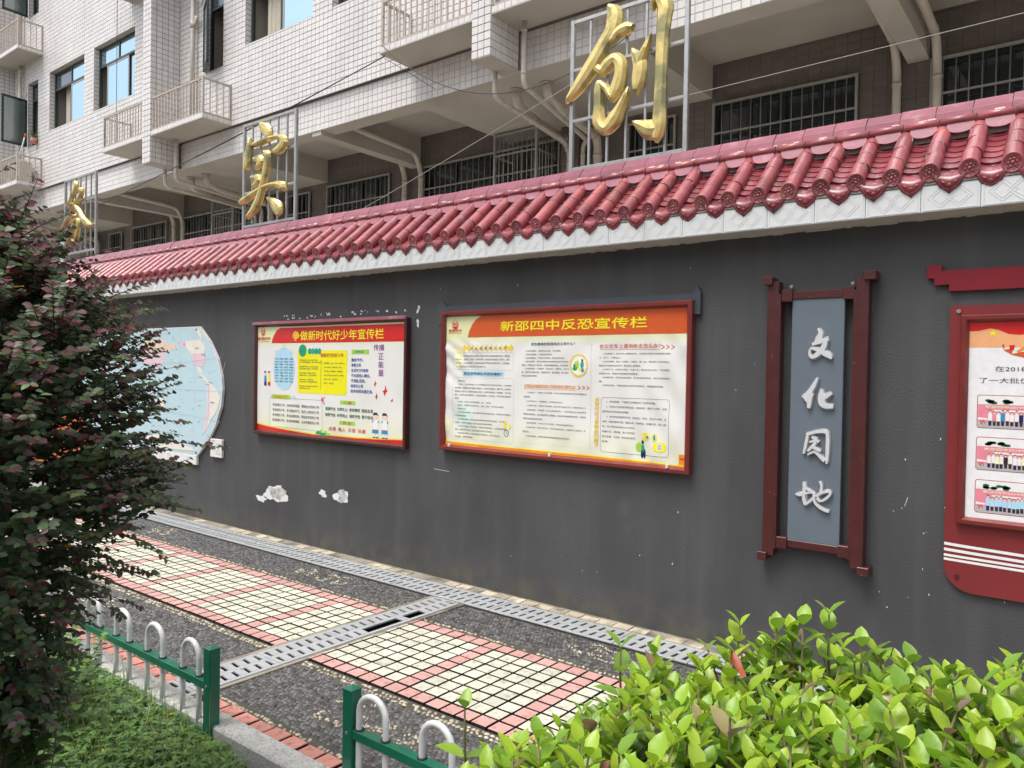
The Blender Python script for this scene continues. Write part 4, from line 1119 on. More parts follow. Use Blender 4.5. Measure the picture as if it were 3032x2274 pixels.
def paper(name, c0, c1, zlo, zhi):
    m = bpy.data.materials.new(name); m.use_nodes = True; N = m.node_tree; n = N.nodes; L = N.links; b = n['Principled BSDF']
    g = n.new('ShaderNodeNewGeometry'); s_ = n.new('ShaderNodeSeparateXYZ'); L.new(g.outputs['Position'], s_.inputs[0])
    r = n.new('ShaderNodeValToRGB'); mr = n.new('ShaderNodeMapRange'); mr.inputs[1].default_value = zlo; mr.inputs[2].default_value = zhi; L.new(s_.outputs['Z'], mr.inputs[0]); L.new(mr.outputs[0], r.inputs[0])
    e = r.color_ramp.elements; e[0].position = 0; e[0].color = (*c1, 1); e[1].position = 1; e[1].color = (*c1, 1)
    for p_, c_ in ((.07, (.76, .78, .56)), (.3, c0), (.76, c0), (.82, (.74, .77, .44))): q = e.new(p_); q.color = (*c_, 1)
    nz = n.new('ShaderNodeTexNoise'); nz.inputs['Scale'].default_value = 2.5; L.new(g.outputs['Position'], nz.inputs['Vector'])
    mx = n.new('ShaderNodeMix'); mx.data_type = 'RGBA'; mr2 = n.new('ShaderNodeMapRange'); mr2.inputs[1].default_value = .55; mr2.inputs[2].default_value = .8; mr2.inputs[4].default_value = .5
    L.new(nz.outputs['Fac'], mr2.inputs[0]); L.new(mr2.outputs[0], mx.inputs[0]); L.new(r.outputs[0], mx.inputs[6]); mx.inputs[7].default_value = (.64, .69, .55, 1)
    L.new(mx.outputs[2], b.inputs['Base Color']); b.inputs['Roughness'].default_value = .3; b.inputs['Coat Weight'].default_value = .25
    return m
M['paper'] = paper('glossy_poster', (.78, .775, .745), (.80, .77, .42), .95, 2.05)
M['paper2'] = flat('white_print', (.82, .81, .82), .35, .2)

def sheet(x0, x1, z0, z1, ysurf, name, parent, m, nx=160, nz=80):
    V = []; F = []
    for j in range(nz+1):
        for i in range(nx+1):
            x, z = x0+(x1-x0)*i/nx, z0+(z1-z0)*j/nz; V.append((x, ysurf(x, z), z))
    for j in range(nz):
        for i in range(nx): a = j*(nx+1)+i; F.append((a, a+1, a+nx+2, a+nx+1))
    return link(name, quadmesh(name, V, F, M[m] if isinstance(m, str) else m, True), parent)
def frame_mb(x0, x1, z0, z1, w_, y0, y1, inner_slope=.01, top=None):
    """mitred picture frame with a sloped inner face"""
    mb = MB()
    prof = [(0, y1), (0, y0+.006), (.006, y0), (w_*.62, y0), (w_, y0+inner_slope), (w_, y1)]
    C_ = [(x0, z0, 1, 1), (x1, z0, -1, 1), (x1, z1, -1, -1), (x0, z1, 1, -1)]
    vs = [(cx+sx*d_, y, cz+sz*d_) for cx, cz, sx, sz in C_ for d_, y in prof]; n_ = len(prof); fs = []
    for c in range(4):
        for k in range(n_-1): a = c*n_+k; b = ((c+1) % 4)*n_+k; fs.append((a, b, b+1, a+1))
    mb.add(vs, fs); return mb

# ------------------------------------------------------------------ notice board with red banner (left)
def logo(P, cx, cz, s_):
    P.ring(cx, cz, .036*s_, .042*s_, .003*s_, 'red'); P.oval(cx, cz-.004*s_, .028*s_, .030*s_, 'red', .0001)
    P.poly([(cx-.018*s_, cz-.002*s_), (cx, cz+.030*s_), (cx+.018*s_, cz-.002*s_)], 'lyel', .0003)
    P.poly([(cx-.012*s_, cz-.001*s_), (cx, cz+.018*s_), (cx+.012*s_, cz-.001*s_)], 'red', .0005)
    P.line([(cx-.024*s_, cz-.012*s_), (cx-.008*s_, cz-.006*s_), (cx+.008*s_, cz-.014*s_), (cx+.024*s_, cz-.008*s_)], .004*s_, 'lyel', .0004)
e = empty('notice_board', (-5.49, 0, .97)); tag(e, 'framed notice board with a bright red banner and a yellow text box, nearer the map', 'notice board')
frame_mb(-6.50, -4.41, .965, 2.02, .035, -.055, -.002, .02).build('frame', M['brown'], e)
m_ = MB(); m_.cbox(-6.515, -4.41, -.068, -.045, 2.006, 2.034, .004); m_.build('frame_lip', M['ridge'], e)
m_ = MB(); m_.box(-6.495, -4.415, -.010, -.004, .97, 2.015); m_.build('backing', M['brown'], e)
def ys1(x, z): 
    d_ = .0035*math.sin(4.1*x+2.2*math.sin(3*z))*math.sin(5*z+1.3)+.0015*math.sin(17*x+9*z)*math.sin(6*z)
    if z < 1.08: d_ += .006*math.sin(11*x)*(1.08-z)/.1
    return -.030-d_
po = sheet(-6.475, -4.44, .99, 1.995, ys1, 'poster', e, 'paper')
P = Print(po, ys1); P.lift = .0016
# banner
n_ = 40
pts = [(-6.238, 1.832), (-6.225, 1.87), (-6.203, 1.906), (-6.16, 1.952), (-6.096, 1.978)]
for i in range(n_+1): 
    pass
for i in range(24):
    xa, xb = -6.096+i*(1.656/24), -6.096+(i+1)*(1.656/24); P.rect(xa, xb, 1.830, 1.972, 'red', nx=3, nz=6)
P.poly(pts+[(-6.096, 1.830)], 'red')
P.text('争做新时代好少年宣传栏', -5.915, 1.853, .086, 'yel', 1.225, bold=.022, lift=.0004)
logo(P, -6.377, 1.942, 1.)
P.text('新邵四中', -6.462, 1.861, .03, 'red', .205, bold=.03); P.rect(-6.455, -6.27, 1.846, 1.850, 'red')
# blue oval of text
P.oval(-6.047, 1.592, .165, .2, 'lblue')
for a, b in ((-6.165, 1.745), (-6.047, 1.795), (-5.93, 1.745)): P.ring(a, b, .018, .018, .003, 'pinkp')
rows = ['人之初，性本善，性相近，习相远。', '苟不教，性乃迁，教之道，贵以专。', '昔孟母，择邻处，子不学，断机杼。', '窦燕山，有义方，教五子，名俱扬。', '养不教，父之过，教不严，师之惰。', '子不学，非所宜，幼不学，老何为。', '玉不琢，不成器，人不学，不知义。', '为人子，方少时，亲师友，习礼仪。', '香九龄，能温席，孝于亲，所当执。']
for i, t in enumerate(rows): P.text(t, -6.187, 1.676-i*.0262, .016, 'ink', .285, bold=.02, lift=.0003)
# yellow box
P.rrect(-5.838, -5.146, 1.374, 1.762, .02, 'yell')
P.oval(-5.765, 1.760, .055, .056, 'grn', .0004)
for i in range(4): P.oval(-5.665+i*.046, 1.753, .027, .028, 'teal' if i % 2 else 'grn', .0003+.0001*i)
P.text('新时代', -5.80, 1.748, .022, 'teal', .07, bold=.02, lift=.0009)
P.text('做新时代的好少年', -5.51, 1.700, .036, 'ored', .31, bold=.03, lift=.0004)
for i, t in enumerate(['成功源自点滴，每人有无限可能。', '过了我们要懂得感恩，和而不同的好伙伴。', '', '成就他的梦想者，为人师可以达道，', '是了我们要飞向蓝天，学习新知识。', '', '起早读书明事，帮助他人快乐多', '温暖社会传中心，把生活写明亮', '', '是他快乐的人，会尊敬人是', '老少双向关怀，会孝敬尊敬的长辈', '', '我们好朋友，用真的心走进家园下中', '争做新时代好好少年']):
    if t: P.text(t, -5.81, 1.668-i*.0196, .0125, 'navy', .018*len(t)*.95, bold=.01, lift=.0003)
for i, t in enumerate(['尊敬国旗，父母，老师，尊重他人。', '他人讲礼貌，言语文明，诚实。', '不说谎话，知错就改，爱惜粮食。', '虚心学习他人长处和优点，要节约。', '轮到上下车，认真听讲。', '爱学习，爱劳动。']): P.text(t, -5.458, 1.641-i*.0352, .0135, 'navy', .0172*len(t), bold=.01, lift=.0003)
P.text('争做新时代好少年争做时代先锋', -5.497, 1.672, .009, 'ink', vertical=.019, lift=.0003) if False else None
for i in range(16): P.rect(-5.505, -5.496, 1.664-i*.0165, 1.672-i*.0165, 'ink', .0003)
# green label and blue lines
P.rrect(-5.094, -4.872, 1.728, 1.766, .006, 'lgrn'); P.text('习惯养成', -5.06, 1.736, .022, 'teal', .12, bold=.01, lift=.0004)
for i, t in enumerate(['勤俭节约，', '孝敬父母', '生活学习中做到', '不与其他人攀比，', '不胡乱花钱。', '经常与父母', '同学老师沟通交流。']): P.text(t, -5.092, 1.664-i*.0443, .029, 'dblue', .0305*len(t), bold=.025)
P.text('传播', -4.812, 1.757, .05, 'purp', .13, bold=.02)
for i, t in enumerate('正能量'): P.text(t, -4.752, 1.683-i*.068, .052, 'purp', .062, bold=.02)
def bird(cx, cz, s_, a):
    c, q = math.cos(a), math.sin(a)
    f = lambda x, z: (cx+(x*c-z*q)*s_, cz+(x*q+z*c)*s_)
    P.poly([f(-.5, 0), f(0, .12), f(.2, .9), f(.42, .15), f(.6, -.1), f(.3, -.18)], 'red'); P.poly([f(-.5, 0), f(.3, -.18), f(-.1, -.8), f(-.3, -.2)], 'red')
bird(-4.793, 1.482, .035, .2); bird(-4.674, 1.425, .055, .1); bird(-4.776, 1.378, .036, .3); bird(-4.590, 1.351, .024, -.3)
# lower left box
P.line([(-6.269, 1.318), (-5.477, 1.318), (-5.471, 1.044), (-6.266, 1.049), (-6.269, 1.318)], .0025, 'teal')
P.rect(-6.241, -5.96, 1.309, 1.350, 'lgrn', .0002, 4); P.poly([(-5.96, 1.309), (-5.938, 1.33), (-5.96, 1.350)], 'lgrn', .0002)
P.text('争当四好少年', -6.205, 1.317, .026, 'orng', .21, bold=.03, lift=.0005)
for i in range(3): P.line([(-5.925+i*.02, 1.348), (-5.905+i*.02, 1.330), (-5.925+i*.02, 1.311)], .003, 'grey')
for i, t in enumerate(['争当四好少年，争当热爱祖国，理想远大的好少年', '争当四好少年，争当勤奋学习，追求上进的好少年', '争当四好少年，争当品德优良，团结友好的好少年', '争当四好少年，争当体魄强健，活泼开朗的好少年']): P.text(t, -6.218, 1.240-i*.0475, .027, 'navy', .70, bold=.008)
# flower, leaf, label pieces
P.oval(-5.471, 1.322, .022, .026, 'pinkp', .0004); P.oval(-5.471, 1.322, .010, .012, 'red', .0006); P.oval(-5.445, 1.292, .006, .008, 'ink', .0004); P.oval(-5.485, 1.298, .012, .010, 'mint', .0004); P.oval(-5.44, 1.345, .008, .006, 'grn', .0004)
for a, b, c, d_ in ((-5.52, 1.028, .04, .014), (-5.455, 1.018, .045, .015), (-5.40, 1.022, .035, .013), (-5.49, 1.045, .02, .014), (-5.43, 1.04, .02, .012)): P.oval(a, b, c, d_, 'grn' if c > .036 else 'lgrn', .0005)
for x0, x1, z0, z1, t in ((-5.233, -5.032, 1.295, 1.327, '八 德'), (-5.240, -5.038, 1.119, 1.151, '四 品')): P.rrect(x0, x1, z0, z1, .005, 'lgrn'); P.text(t, x0+.05, z0+.005, .022, 'red', .10, bold=.02, lift=.0004)
for i, t in enumerate(['爱国守法  文明礼让  孝宗尊师  团结友爱', '勤劳节俭  好学向上  诚实守信  勇于担当']): P.text(t, -5.428, 1.236-i*.053, .029, 'dgrn', .612, bold=.025)
P.text('自尊  敬人  乐观  执着', -5.376, 1.058, .036, 'red', .475, bold=.015)
# four printed children (plain generic figures)
def kid(cx, zt, h, kind):
    w_ = h*.18
    P.oval(cx, zt-h*.13, w_*.85, h*.13, 'skin', .0004); P.poly([(cx-w_*.9, zt-h*.12), (cx-w_*.7, zt-.01*h), (cx+w_*.4, zt+.0), (cx+w_*.95, zt-h*.14), (cx+w_*.5, zt-h*.09)], 'ink', .0006)
    if kind == 0:
        P.poly([(cx-w_*.7, zt-h*.28), (cx+w_*.7, zt-h*.28), (cx+w_*.95, zt-h*.66), (cx-w_*.95, zt-h*.66)], 'wht', .0005)
        P.poly([(cx-w_*.7, zt-h*.28), (cx-w_*1.2, zt-h*.36), (cx-w_*.7, zt-h*.42)], 'bluef', .0006); P.poly([(cx+w_*.7, zt-h*.28), (cx+w_*1.2, zt-h*.36), (cx+w_*.7, zt-h*.42)], 'bluef', .0006)
        P.rect(cx-w_, cx+w_, zt-h*.82, zt-h*.67, 'bluef', .0005); P.rect(cx-w_, cx+w_, zt-h*.69, zt-h*.67, 'red', .0007)
        for s_ in (-.5, .5): P.rect(cx+s_*w_-w_*.25, cx+s_*w_+w_*.25, zt-h*.96, zt-h*.82, 'wht', .0005); P.oval(cx+s_*w_+w_*.1, zt-h*.98, w_*.45, h*.025, 'ink', .0006)
    else:
        c_ = 'bluef' if kind == 1 else 'yel'; P.poly([(cx-w_*.6, zt-h*.30), (cx+w_*.6, zt-h*.30), (cx+w_*.8, zt-h*.72), (cx-w_*.8, zt-h*.72)], c_, .0005); P.rect(cx-w_*.8, cx+w_*.8, zt-h*.98, zt-h*.72, 'navy' if kind == 1 else 'red', .0005)
kid(-4.781, 1.243, .212, 0); kid(-4.668, 1.243, .212, 0); kid(-6.338, 1.567, .14, 1); kid(-6.276, 1.567, .14, 2)
for a, b in ((-6.33, 1.70), (-6.31, 1.655), (-6.345, 1.64), (-6.28, 1.65)): P.line([(a-.012, b+.006), (a, b), (a+.012, b+.007)], .002, 'grey')
# red wave at the foot
wv = [(-6.475, 1.060), (-6.35, 1.045), (-6.185, 1.036), (-6.0, 1.024), (-5.81, 1.014), (-5.6, 1.008), (-5.459, 1.010), (-5.2, 1.012), (-5.023, 1.014), (-4.75, 1.02), (-4.44, 1.036)]
for a, b in zip(wv[:-1], wv[1:]): P.poly([(a[0], .992), (b[0], .992), b, a], 'red', .0003); P.poly([(a[0], a[1]+.001), (b[0], b[1]+.001), (b[0], b[1]+.012), (a[0], a[1]+.012)], 'gold2', .0003)
P.done()

# ------------------------------------------------------------------ notice board with orange banner (centre)
e = empty('notice_board', (-3.03, 0, 1.0)); tag(e, 'framed notice board with an orange banner, wrinkled white poster and dark bracket above', 'notice board')
frame_mb(-4.033, -1.972, .998, 2.05, .040, -.060, -.003, .024).build('frame', M['redwood'], e)
m_ = MB(); m_.box(-4.028, -1.98, -.010, -.004, 1.005, 2.043); m_.build('backing', M['brown'], e)
br = MB()
br.prism([(-4.094, 1.955), (-4.034, 1.955), (-4.034, 2.052), (-1.972, 2.052), (-1.972, 1.966), (-1.934, 1.966), (-1.934, 2.095), (-1.954, 2.138), (-1.974, 2.115), (-1.974, 2.092), (-4.010, 2.092), (-4.010, 2.098), (-4.046, 2.128), (-4.094, 2.075)], -.026, -.003)
br.build('bracket', M['bracket'], e)
def ys2(x, z):
    d_ = .003*math.sin(3.3*x+2*z)*math.sin(2*z+x)
    if z < 1.86:
        g_ = min(1, (1.86-z)/.08)
        d_ += g_*(.0030*math.sin(9*x+13*z+2*math.sin(4*x))*math.sin(3*x+.5)+.0018*math.sin(23*x-15*z+math.sin(9*z)))
        q = max(0, 1-abs((x+2.0)+(1.86-z)*.35)/.45); d_ += g_*q*.006*math.sin(34*x+18*z)
        q = max(0, 1-math.hypot(x+3.98, (z-1.12)*.7)/.6); d_ += g_*q*.005*math.sin(22*(x+z))
        q = max(0, 1-math.hypot(x+3.98, (z-1.80))/.45); d_ += g_*q*.005*math.sin(40*(x+z*1.3))
    return -.030-d_
po = sheet(-4.01, -2.01, 1.035, 2.012, ys2, 'poster', e, 'paper', 220, 110)
P = Print(po, ys2); P.lift = .0016
pts = [(-3.776, 1.852), (-3.762, 1.90), (-3.734, 1.948), (-3.70, 1.982), (-3.648, 2.008)]
P.poly(pts+[(-3.648, 1.852)], 'ored')
for i in range(30): xa = -3.648+i*(1.636/30); P.rect(xa, xa+1.636/30, 1.852, 2.010, 'ored', nx=3, nz=6)
P.text('新邵四中反恐宣传栏', -3.462, 1.892, .070, 'yel', 1.18, bold=.03, lift=.0007)
logo(P, -3.903, 1.948, .95); P.text('新邵四中', -3.967, 1.893, .022, 'red', .128, bold=.03); P.rect(-3.965, -3.84, 1.884, 1.887, 'red')
P.oval(-3.86, 1.69, .045, .075, 'lyel'); P.oval(-3.88, 1.76, .04, .04, 'lyel')
for i in range(11):
    cx = -3.807+i*.0443; P.poly([(cx-.026, 1.770), (cx, 1.798), (cx+.026, 1.770), (cx, 1.744)], 'gold2', .0002*(i % 2))
    if 1 < i < 9: P.poly([(cx-.018, 1.770), (cx, 1.790), (cx+.018, 1.770), (cx, 1.751)], 'lyel', .0006)
for i, t in enumerate('什么是恐怖活动？'): P.text(t, -3.736+i*.0443, 1.760, .021, 'navy', .022, bold=.02, lift=.001)
P.rrect(-3.921, -3.342, 1.611, 1.738, .01, 'grey', .0015)
for i, t in enumerate(['    恐怖活动是指以制造社会恐慌、危害公共安全或者胁迫国家机关、国际组', '织为目的，采取暴力、破坏、恐吓等手段，造成或者意图造成人员伤亡、重大', '财产损失、公共设施损坏、社会秩序混乱等严重社会危害的行为，以及煽动、', '资助或者以其他方式协助实施上述活动的行为。']):
    n_ = len(t); P.text(t.strip(), -3.893+(.03 if i == 0 else 0), 1.707-i*.0265, .0135, 'ink', (.49 if i == 0 else .52) if i < 3 else .30, bold=.0)
P.rrect(-3.823, -3.423, 1.564, 1.600, .008, 'lblue'); P.text('常见恐怖袭击手段有哪些？', -3.81, 1.571, .022, 'navy', .37, bold=.02, lift=.0005)
P.rrect(-3.917, -3.332, 1.09, 1.551, .01, 'grey', .0012)
P.oval(-3.80, 1.27, .085, .10, 'mint'); P.oval(-3.965, 1.20, .022, .03, 'lyel'); P.oval(-3.97, 1.16, .02, .025, 'lyel')
L2 = ['常规手段：', '    (1)袭击。①砍杀恐怖袭击：在人员密集场所用刀斧砍杀无辜群众。②冲撞碾轧', '恐怖袭击：驾驶机动车冲撞碾轧无辜群众。③纵火恐怖袭击：使用汽油、柴油等易', '燃物品对交通工具、建筑物实施纵火焚烧。④爆炸恐怖袭击：炸弹爆炸、汽车炸弹', '爆炸、自杀性人体炸弹爆炸等。⑤枪击恐怖袭击：手枪射击、制式步枪或冲锋枪射', '击等。', '    (2)劫持。劫持人以及劫持车辆、船、飞机等。', '    (3)破坏。包括破坏及毁坏电力、交通、通信、供气供水设施等。', '非常规手段：', '    (1)核与辐射恐怖袭击。通过核爆炸或放射性物质的散布，造成环境污染或使人', '员受到辐射照射。', '    (2)生物恐怖袭击。利用有害生物或有害生物制品侵害人、农作物、', '家畜等，如发生的美国911事件以后的炭疽邮件事件。', '    (3)化学恐怖袭击。利用有毒、有害化学物质侵害人、城市重要基础', '设施、食品与饮用水等，如东京地铁沙林毒气袭击事件。', '    (4)网络恐怖袭击。利用网络散布恐怖信息、组织恐怖活动、', '攻击网络，实施恐怖威胁。']
for i, t in enumerate(L2):
    ind = t.startswith('  '); s_ = t.strip(); P.text(s_, -3.895+(.028 if ind or i in (0, 8) else 0), 1.520-i*.0262, .0125, 'ink', min(.0150*len(s_), .545-(.028 if ind else 0)))
P.text('紧急撤离危险现场应注意什么？', -3.186, 1.786, .021, 'navy', .37, bold=.02)
L3 = ['    (1)保持镇静。判明所在位置，及时撤离。', '    (2)疏选通道，不要使用电梯。', '    (3)迅速撤离。不要贪恋财物，重返危险现场。', '    (4)防护避险。用物品遮掩身体易受害部位和不靠近窗户', '玻璃，不要往有人流前进，以避免被推倒在地，发生踩踏。', '    (5)紧抓固物、巧避藏身、溜边前行。拥挤时，如有可', '能，要抓住牢靠的东西，如楼梯扶手。暂时躲避，等人群过', '去后迅速离开现场。']
for i, t in enumerate(L3):
    ind = t.startswith('  '); s_ = t.strip(); P.text(s_, -3.262+(.03 if ind else 0), 1.742-i*.0247, .0125, 'ink', min(.0152*len(s_), .40-(.03 if ind else 0)))
P.ring(-2.785, 1.650, .074, .077, .012, 'gold2'); P.oval(-2.785, 1.65, .061, .064, 'wht')
for a, b, c, d_, m_n in ((-2.80, 1.655, .02, .025, 'lgrn'), (-2.815, 1.63, .02, .015, 'grn'), (-2.757, 1.655, .014, .026, 'teal'), (-2.757, 1.685, .008, .009, 'ink'), (-2.775, 1.625, .012, .012, 'yel'), (-2.795, 1.675, .008, .018, 'yel'), (-2.752, 1.618, .012, .014, 'bluef'), (-2.82, 1.65, .008, .008, 'ink')): P.oval(a, b, c, d_, m_n, .0006, 12)
P.text('在宾馆饭店商场集贸市场等人员密集场所发生爆炸怎么办：', -3.24, 1.490, .027, 'orng', .435, bold=.015); P.line([(-3.24, 1.483), (-2.80, 1.483)], .002, 'orng')
for i in range(3): P.line([(-2.79+i*.034, 1.515), (-2.768+i*.034, 1.503), (-2.79+i*.034, 1.491)], .005, 'ored')
L4 = ['    (1)迅速趴下。迅速趴下就近隐蔽，就近寻找简易遮挡物护住身体重要部位', '和器官。', '    (2)寻找出口。判明情况，寻找安全出口。', '    (3)谨慎行动。不要打火机照明，防止燃气泄露引发二次爆炸或火灾。', '    (4)躲避踩踏。不要拥挤，防止出现踩踏所伤，一旦摔倒应设法让身体靠近', '墙根或其他物体，防止被惊慌的人群踩踏。注意避开临时搭建的货架，避免因', '坍塌可能造成新的伤害。', '    (5)有效撤离。听从工作人员指挥，有序迅速撤离现场。', '    (6)自救互救。到达安全区后，及时实施自救互救；协助医护人员救治，挽', '救伤员。', '    (7)协助调查。客观详细地向警察描述看到的情况。']
for i, t in enumerate(L4):
    ind = t.startswith('  '); s_ = t.strip(); P.text(s_, -3.243+(.03 if ind else 0), 1.452-i*.0305, .0125, 'ink', min(.0152*len(s_), .52-(.03 if ind else 0)))
P.line([(-3.25+i*.02, 1.103+.004*(i % 2)) for i in range(28)], .002, 'lyel')
P.line([(-2.688, 1.80), (-2.688, 1.10)], .0015, 'grey')
P.text('在公交车上遇到枪击怎么办？', -2.625, 1.764, .028, 'ored', .44, bold=.02); P.line([(-2.624, 1.756), (-2.188, 1.756)], .0018, 'ored')
for i in range(3): P.line([(-2.180+i*.032, 1.783), (-2.158+i*.032, 1.770), (-2.180+i*.032, 1.757)], .005, 'ored')
L5 = ['    (1)快速蹲下。在公交车上遇到枪击时，迅速低头隐蔽于前排座椅后或蹲', '下、趴下，不要站立。', '    (2)及时报警。拨打110报警：几路车、哪一站，受到哪个方向的枪击，', '来自车外还是来自车内？是否有人受伤等。', '    (3)伺机下车。在情况不明时，不要下车；确定枪击方向后，下车沿着枪', '击相反方向，利用车体做掩护快速撤离。', '    (4)自救互救。到达安全区域后，及时检查是否受伤，及时实施自救互', '救。', '    (5)事后协助。积极向警方提供现场情况，协助警察调查。']
for i, t in enumerate(L5):
    ind = t.startswith('  '); s_ = t.strip(); P.text(s_, -2.628+(.03 if ind else 0), 1.722-i*.0256, .0125, 'ink', min(.0162*len(s_), .51-(.03 if ind else 0)))
for i, t in enumerate('报警时应注意哪些问题？'): P.text(t, -2.655, 1.415-i*.0297, .026, 'gold2', .034, bold=.03)
P.rrect(-2.607, -2.120, 1.090, 1.445, .02, 'dblue', .0018)
L6 = ['    1、保持镇静，不能因为恐慌影响了正常的判断。', '    2、判明自己目前是否面临危险，如有危险，做好个人防护，迅速', '离开危险区域或就地掩蔽。', '    3、首先报告最重要的内容，包括地点、时间、发生什么事件、后', '果等。如枪击事件位置、嫌疑人数、体貌特征、衣着打扮、伤亡人数', '等；纵火事件说清楚主火灾地点。', '如哪个区、哪条路、哪个住宅区、', '第几栋楼、几层楼，附近有无危险', '物等。']
for i, t in enumerate(L6):
    ind = t.startswith('  '); s_ = t.strip(); P.text(s_, -2.595+(.03 if ind else 0), 1.412-i*.0325, .0130, 'ink', min(.0162*len(s_), .46-(.03 if ind else 0)))
for a, b, c, d_, m_n in ((-2.275, 1.208, .028, .024, 'yel'), (-2.265, 1.205, .012, .010, 'bluef'), (-2.216, 1.204, .018, .027, 'yel'), (-2.216, 1.204, .009, .022, 'bluef'), (-2.18, 1.148, .044, .032, 'yel'), (-2.325, 1.14, .022, .03, 'lgrn'), (-2.30, 1.13, .012, .03, 'grn'), (-2.30, 1.172, .010, .012, 'ink'), (-2.302, 1.10, .010, .03, 'navy'), (-2.286, 1.10, .008, .03, 'navy')): P.oval(a, b, c, d_, m_n, .0006, 14)
P.rect(-2.195, -2.165, 1.128, 1.17, 'wht', .001); 
for i in range(4): P.rect(-2.192, -2.168, 1.133+i*.009, 1.137+i*.009, 'teal', .0013)
for a, b in ((-3.401, 1.234), (-3.407, 1.208), (-3.362, 1.208)): P.oval(a, b, .012, .015, 'yel', .0004, 10); P.line([(a, b-.01), (-3.385, 1.15)], .0018, 'grn')
P.ring(-3.392, 1.160, .022, .026, .003, 'ink')
ft = [(-4.008, 1.074), (-3.98, 1.058), (-3.6, 1.053), (-3.1, 1.052), (-2.65, 1.050), (-2.35, 1.046), (-2.01, 1.040)]
for a, b in zip(ft[:-1], ft[1:]): P.poly([(a[0], 1.036), (b[0], 1.036), (b[0], b[1]+.004), (a[0], a[1]+.004)], 'orng', .0004); P.poly([(a[0], a[1]+.003), (b[0], b[1]+.003), (b[0], b[1]+.010), (a[0], a[1]+.010)], 'yel', .0003)
P.poly([(-4.008, 1.06), (-3.98, 1.06), (-3.995, 1.13), (-4.008, 1.14)], 'orng', .0005); P.rect(-2.05, -2.012, 1.04, 1.115, 'orng', .0006); P.rect(-2.05, -2.012, 1.085, 1.092, 'red', .0009)
P.done()
m_ = MB()
for x in (-3.93, -3.0, -2.12): m_.box(x, x+.012, -.064, -.040, 1.028, 1.05)
m_.build('clip', M['pwhite'], e)

# ------------------------------------------------------------------ scroll plaque with four white characters
e = empty('scroll_plaque', (-1.24, 0, .58)); tag(e, 'tall dark brown wooden scroll frame holding a grey panel with four white characters', 'plaque')
for (x0, x1, zt, zb, capx0, capx1, cs, lo_, hi_) in ((-1.512, -1.450, 2.128, .600, -1.532, -1.482, -1, .600, 2.128), (-1.048, -.985, 2.130, .600, -1.008, -.950, 1, .600, 2.130)):
    m_ = MB(); m_.cbox(x0, x1, -.075, -.003, zb, zt, .003)
    xa, xb = (x1-.012, x1+.012) if cs < 0 else (x0-.012, x0+.012)
    m_.cbox(xa, xb, -.072, -.006, zb+.04, zt-.07, .003)
    m_.build('post', M['brown'], e)
    for z in (2.108, .572):
        m_ = MB(); m_.cbox(capx0, capx1, -.095, -.004, z, z+.046, .003); m_.build('post_cap', M['brown'], e)
for z0, z1 in ((2.022, 2.074), (.655, .705)):
    m_ = MB(); m_.cbox(-1.40, -1.09, -.055, -.006, z0+.004, z1-.004, .003); m_.build('rail', M['brown'], e)
    for x in (-1.436, -1.112):
        m_ = MB(); m_.cbox(x, x+.056, -.070, -.005, z0-.008, z1+.006, .003); m_.build('rail_block', M['brown'], e)
m_ = MB(); m_.cbox(-1.382, -1.108, -.048, -.012, .700, 2.026, .002); m_.build('panel', M['board'], e)
for x in (-1.395, -1.075):
    m_ = MB(); m_.tube([(x, -.03, 2.082), (x, -.03, 2.105)], .004, 8); m_.tube([(x, -.035, 2.10), (x, -.02, 2.10)], .009, 10); m_.build('hanging_hook', M['steel'], e)
def place_char(strokes, img, name='character'):
    """img = px origin, scale; strokes in zoom pixels of crop with affine map to wall"""
    ax, az, sx, sz = img
    mb = MB(); rim = MB()
    for j_, S in enumerate(strokes):
        p_ = [(ax+x*sx, az-z*sz, w_*(sx+sz)/2) for x, z, w_ in S]
        stroke(mb, p_, -.052-.0007*j_, .012, rim=1.)
        stroke(rim, [(a, b, c+.011) for a, b, c in p_], -.0485-.0002*j_, .0035, rim=1.)
    mb.build(name, M['silver'], e); rim.build('character_rim', M['steel'], e)
# zoom-pixel frames: x 718..967 -> wall; measured anchors
K6 = (-1.339-718*.000760, 1.866+490*.000829, .000760, .000829)
WEN = [[(850,494,12),(868,525,34),(852,565,42),(838,590,28)],[(812,598,18),(868,578,32),(925,562,26)],[(906,566,30),(888,620,38),(852,660,36),(812,680,26),(796,655,18),(800,628,14)],[(800,622,14),(850,630,32),(905,658,38),(935,676,32),(944,693,10)]]
HUA = [[(860,816,16),(835,872,30),(800,922,32),(764,948,16)],[(776,925,18),(790,962,26),(812,978,22)],[(818,900,26),(812,960,36),(808,1022,22)],[(835,922,12),(822,952,16)],[(890,888,16),(888,940,48),(896,985,48),(922,1003,36),(966,1005,22)],[(955,915,18),(925,932,32),(892,955,30)]]
YUAN = [[(796,1185,20),(786,1250,20),(772,1322,14)],[(788,1192,20),(850,1170,20),(905,1166,24),(921,1192,24),(922,1280,26),(920,1360,18),(914,1378,8)],[(822,1204,18),(856,1222,28)],[(806,1242,10),(850,1228,22),(868,1238,14)],[(850,1240,20),(822,1274,22),(798,1302,14)],[(826,1268,20),(862,1288,24),(882,1296,10)],[(800,1326,12),(842,1304,16),(884,1338,24),(908,1360,24)]]
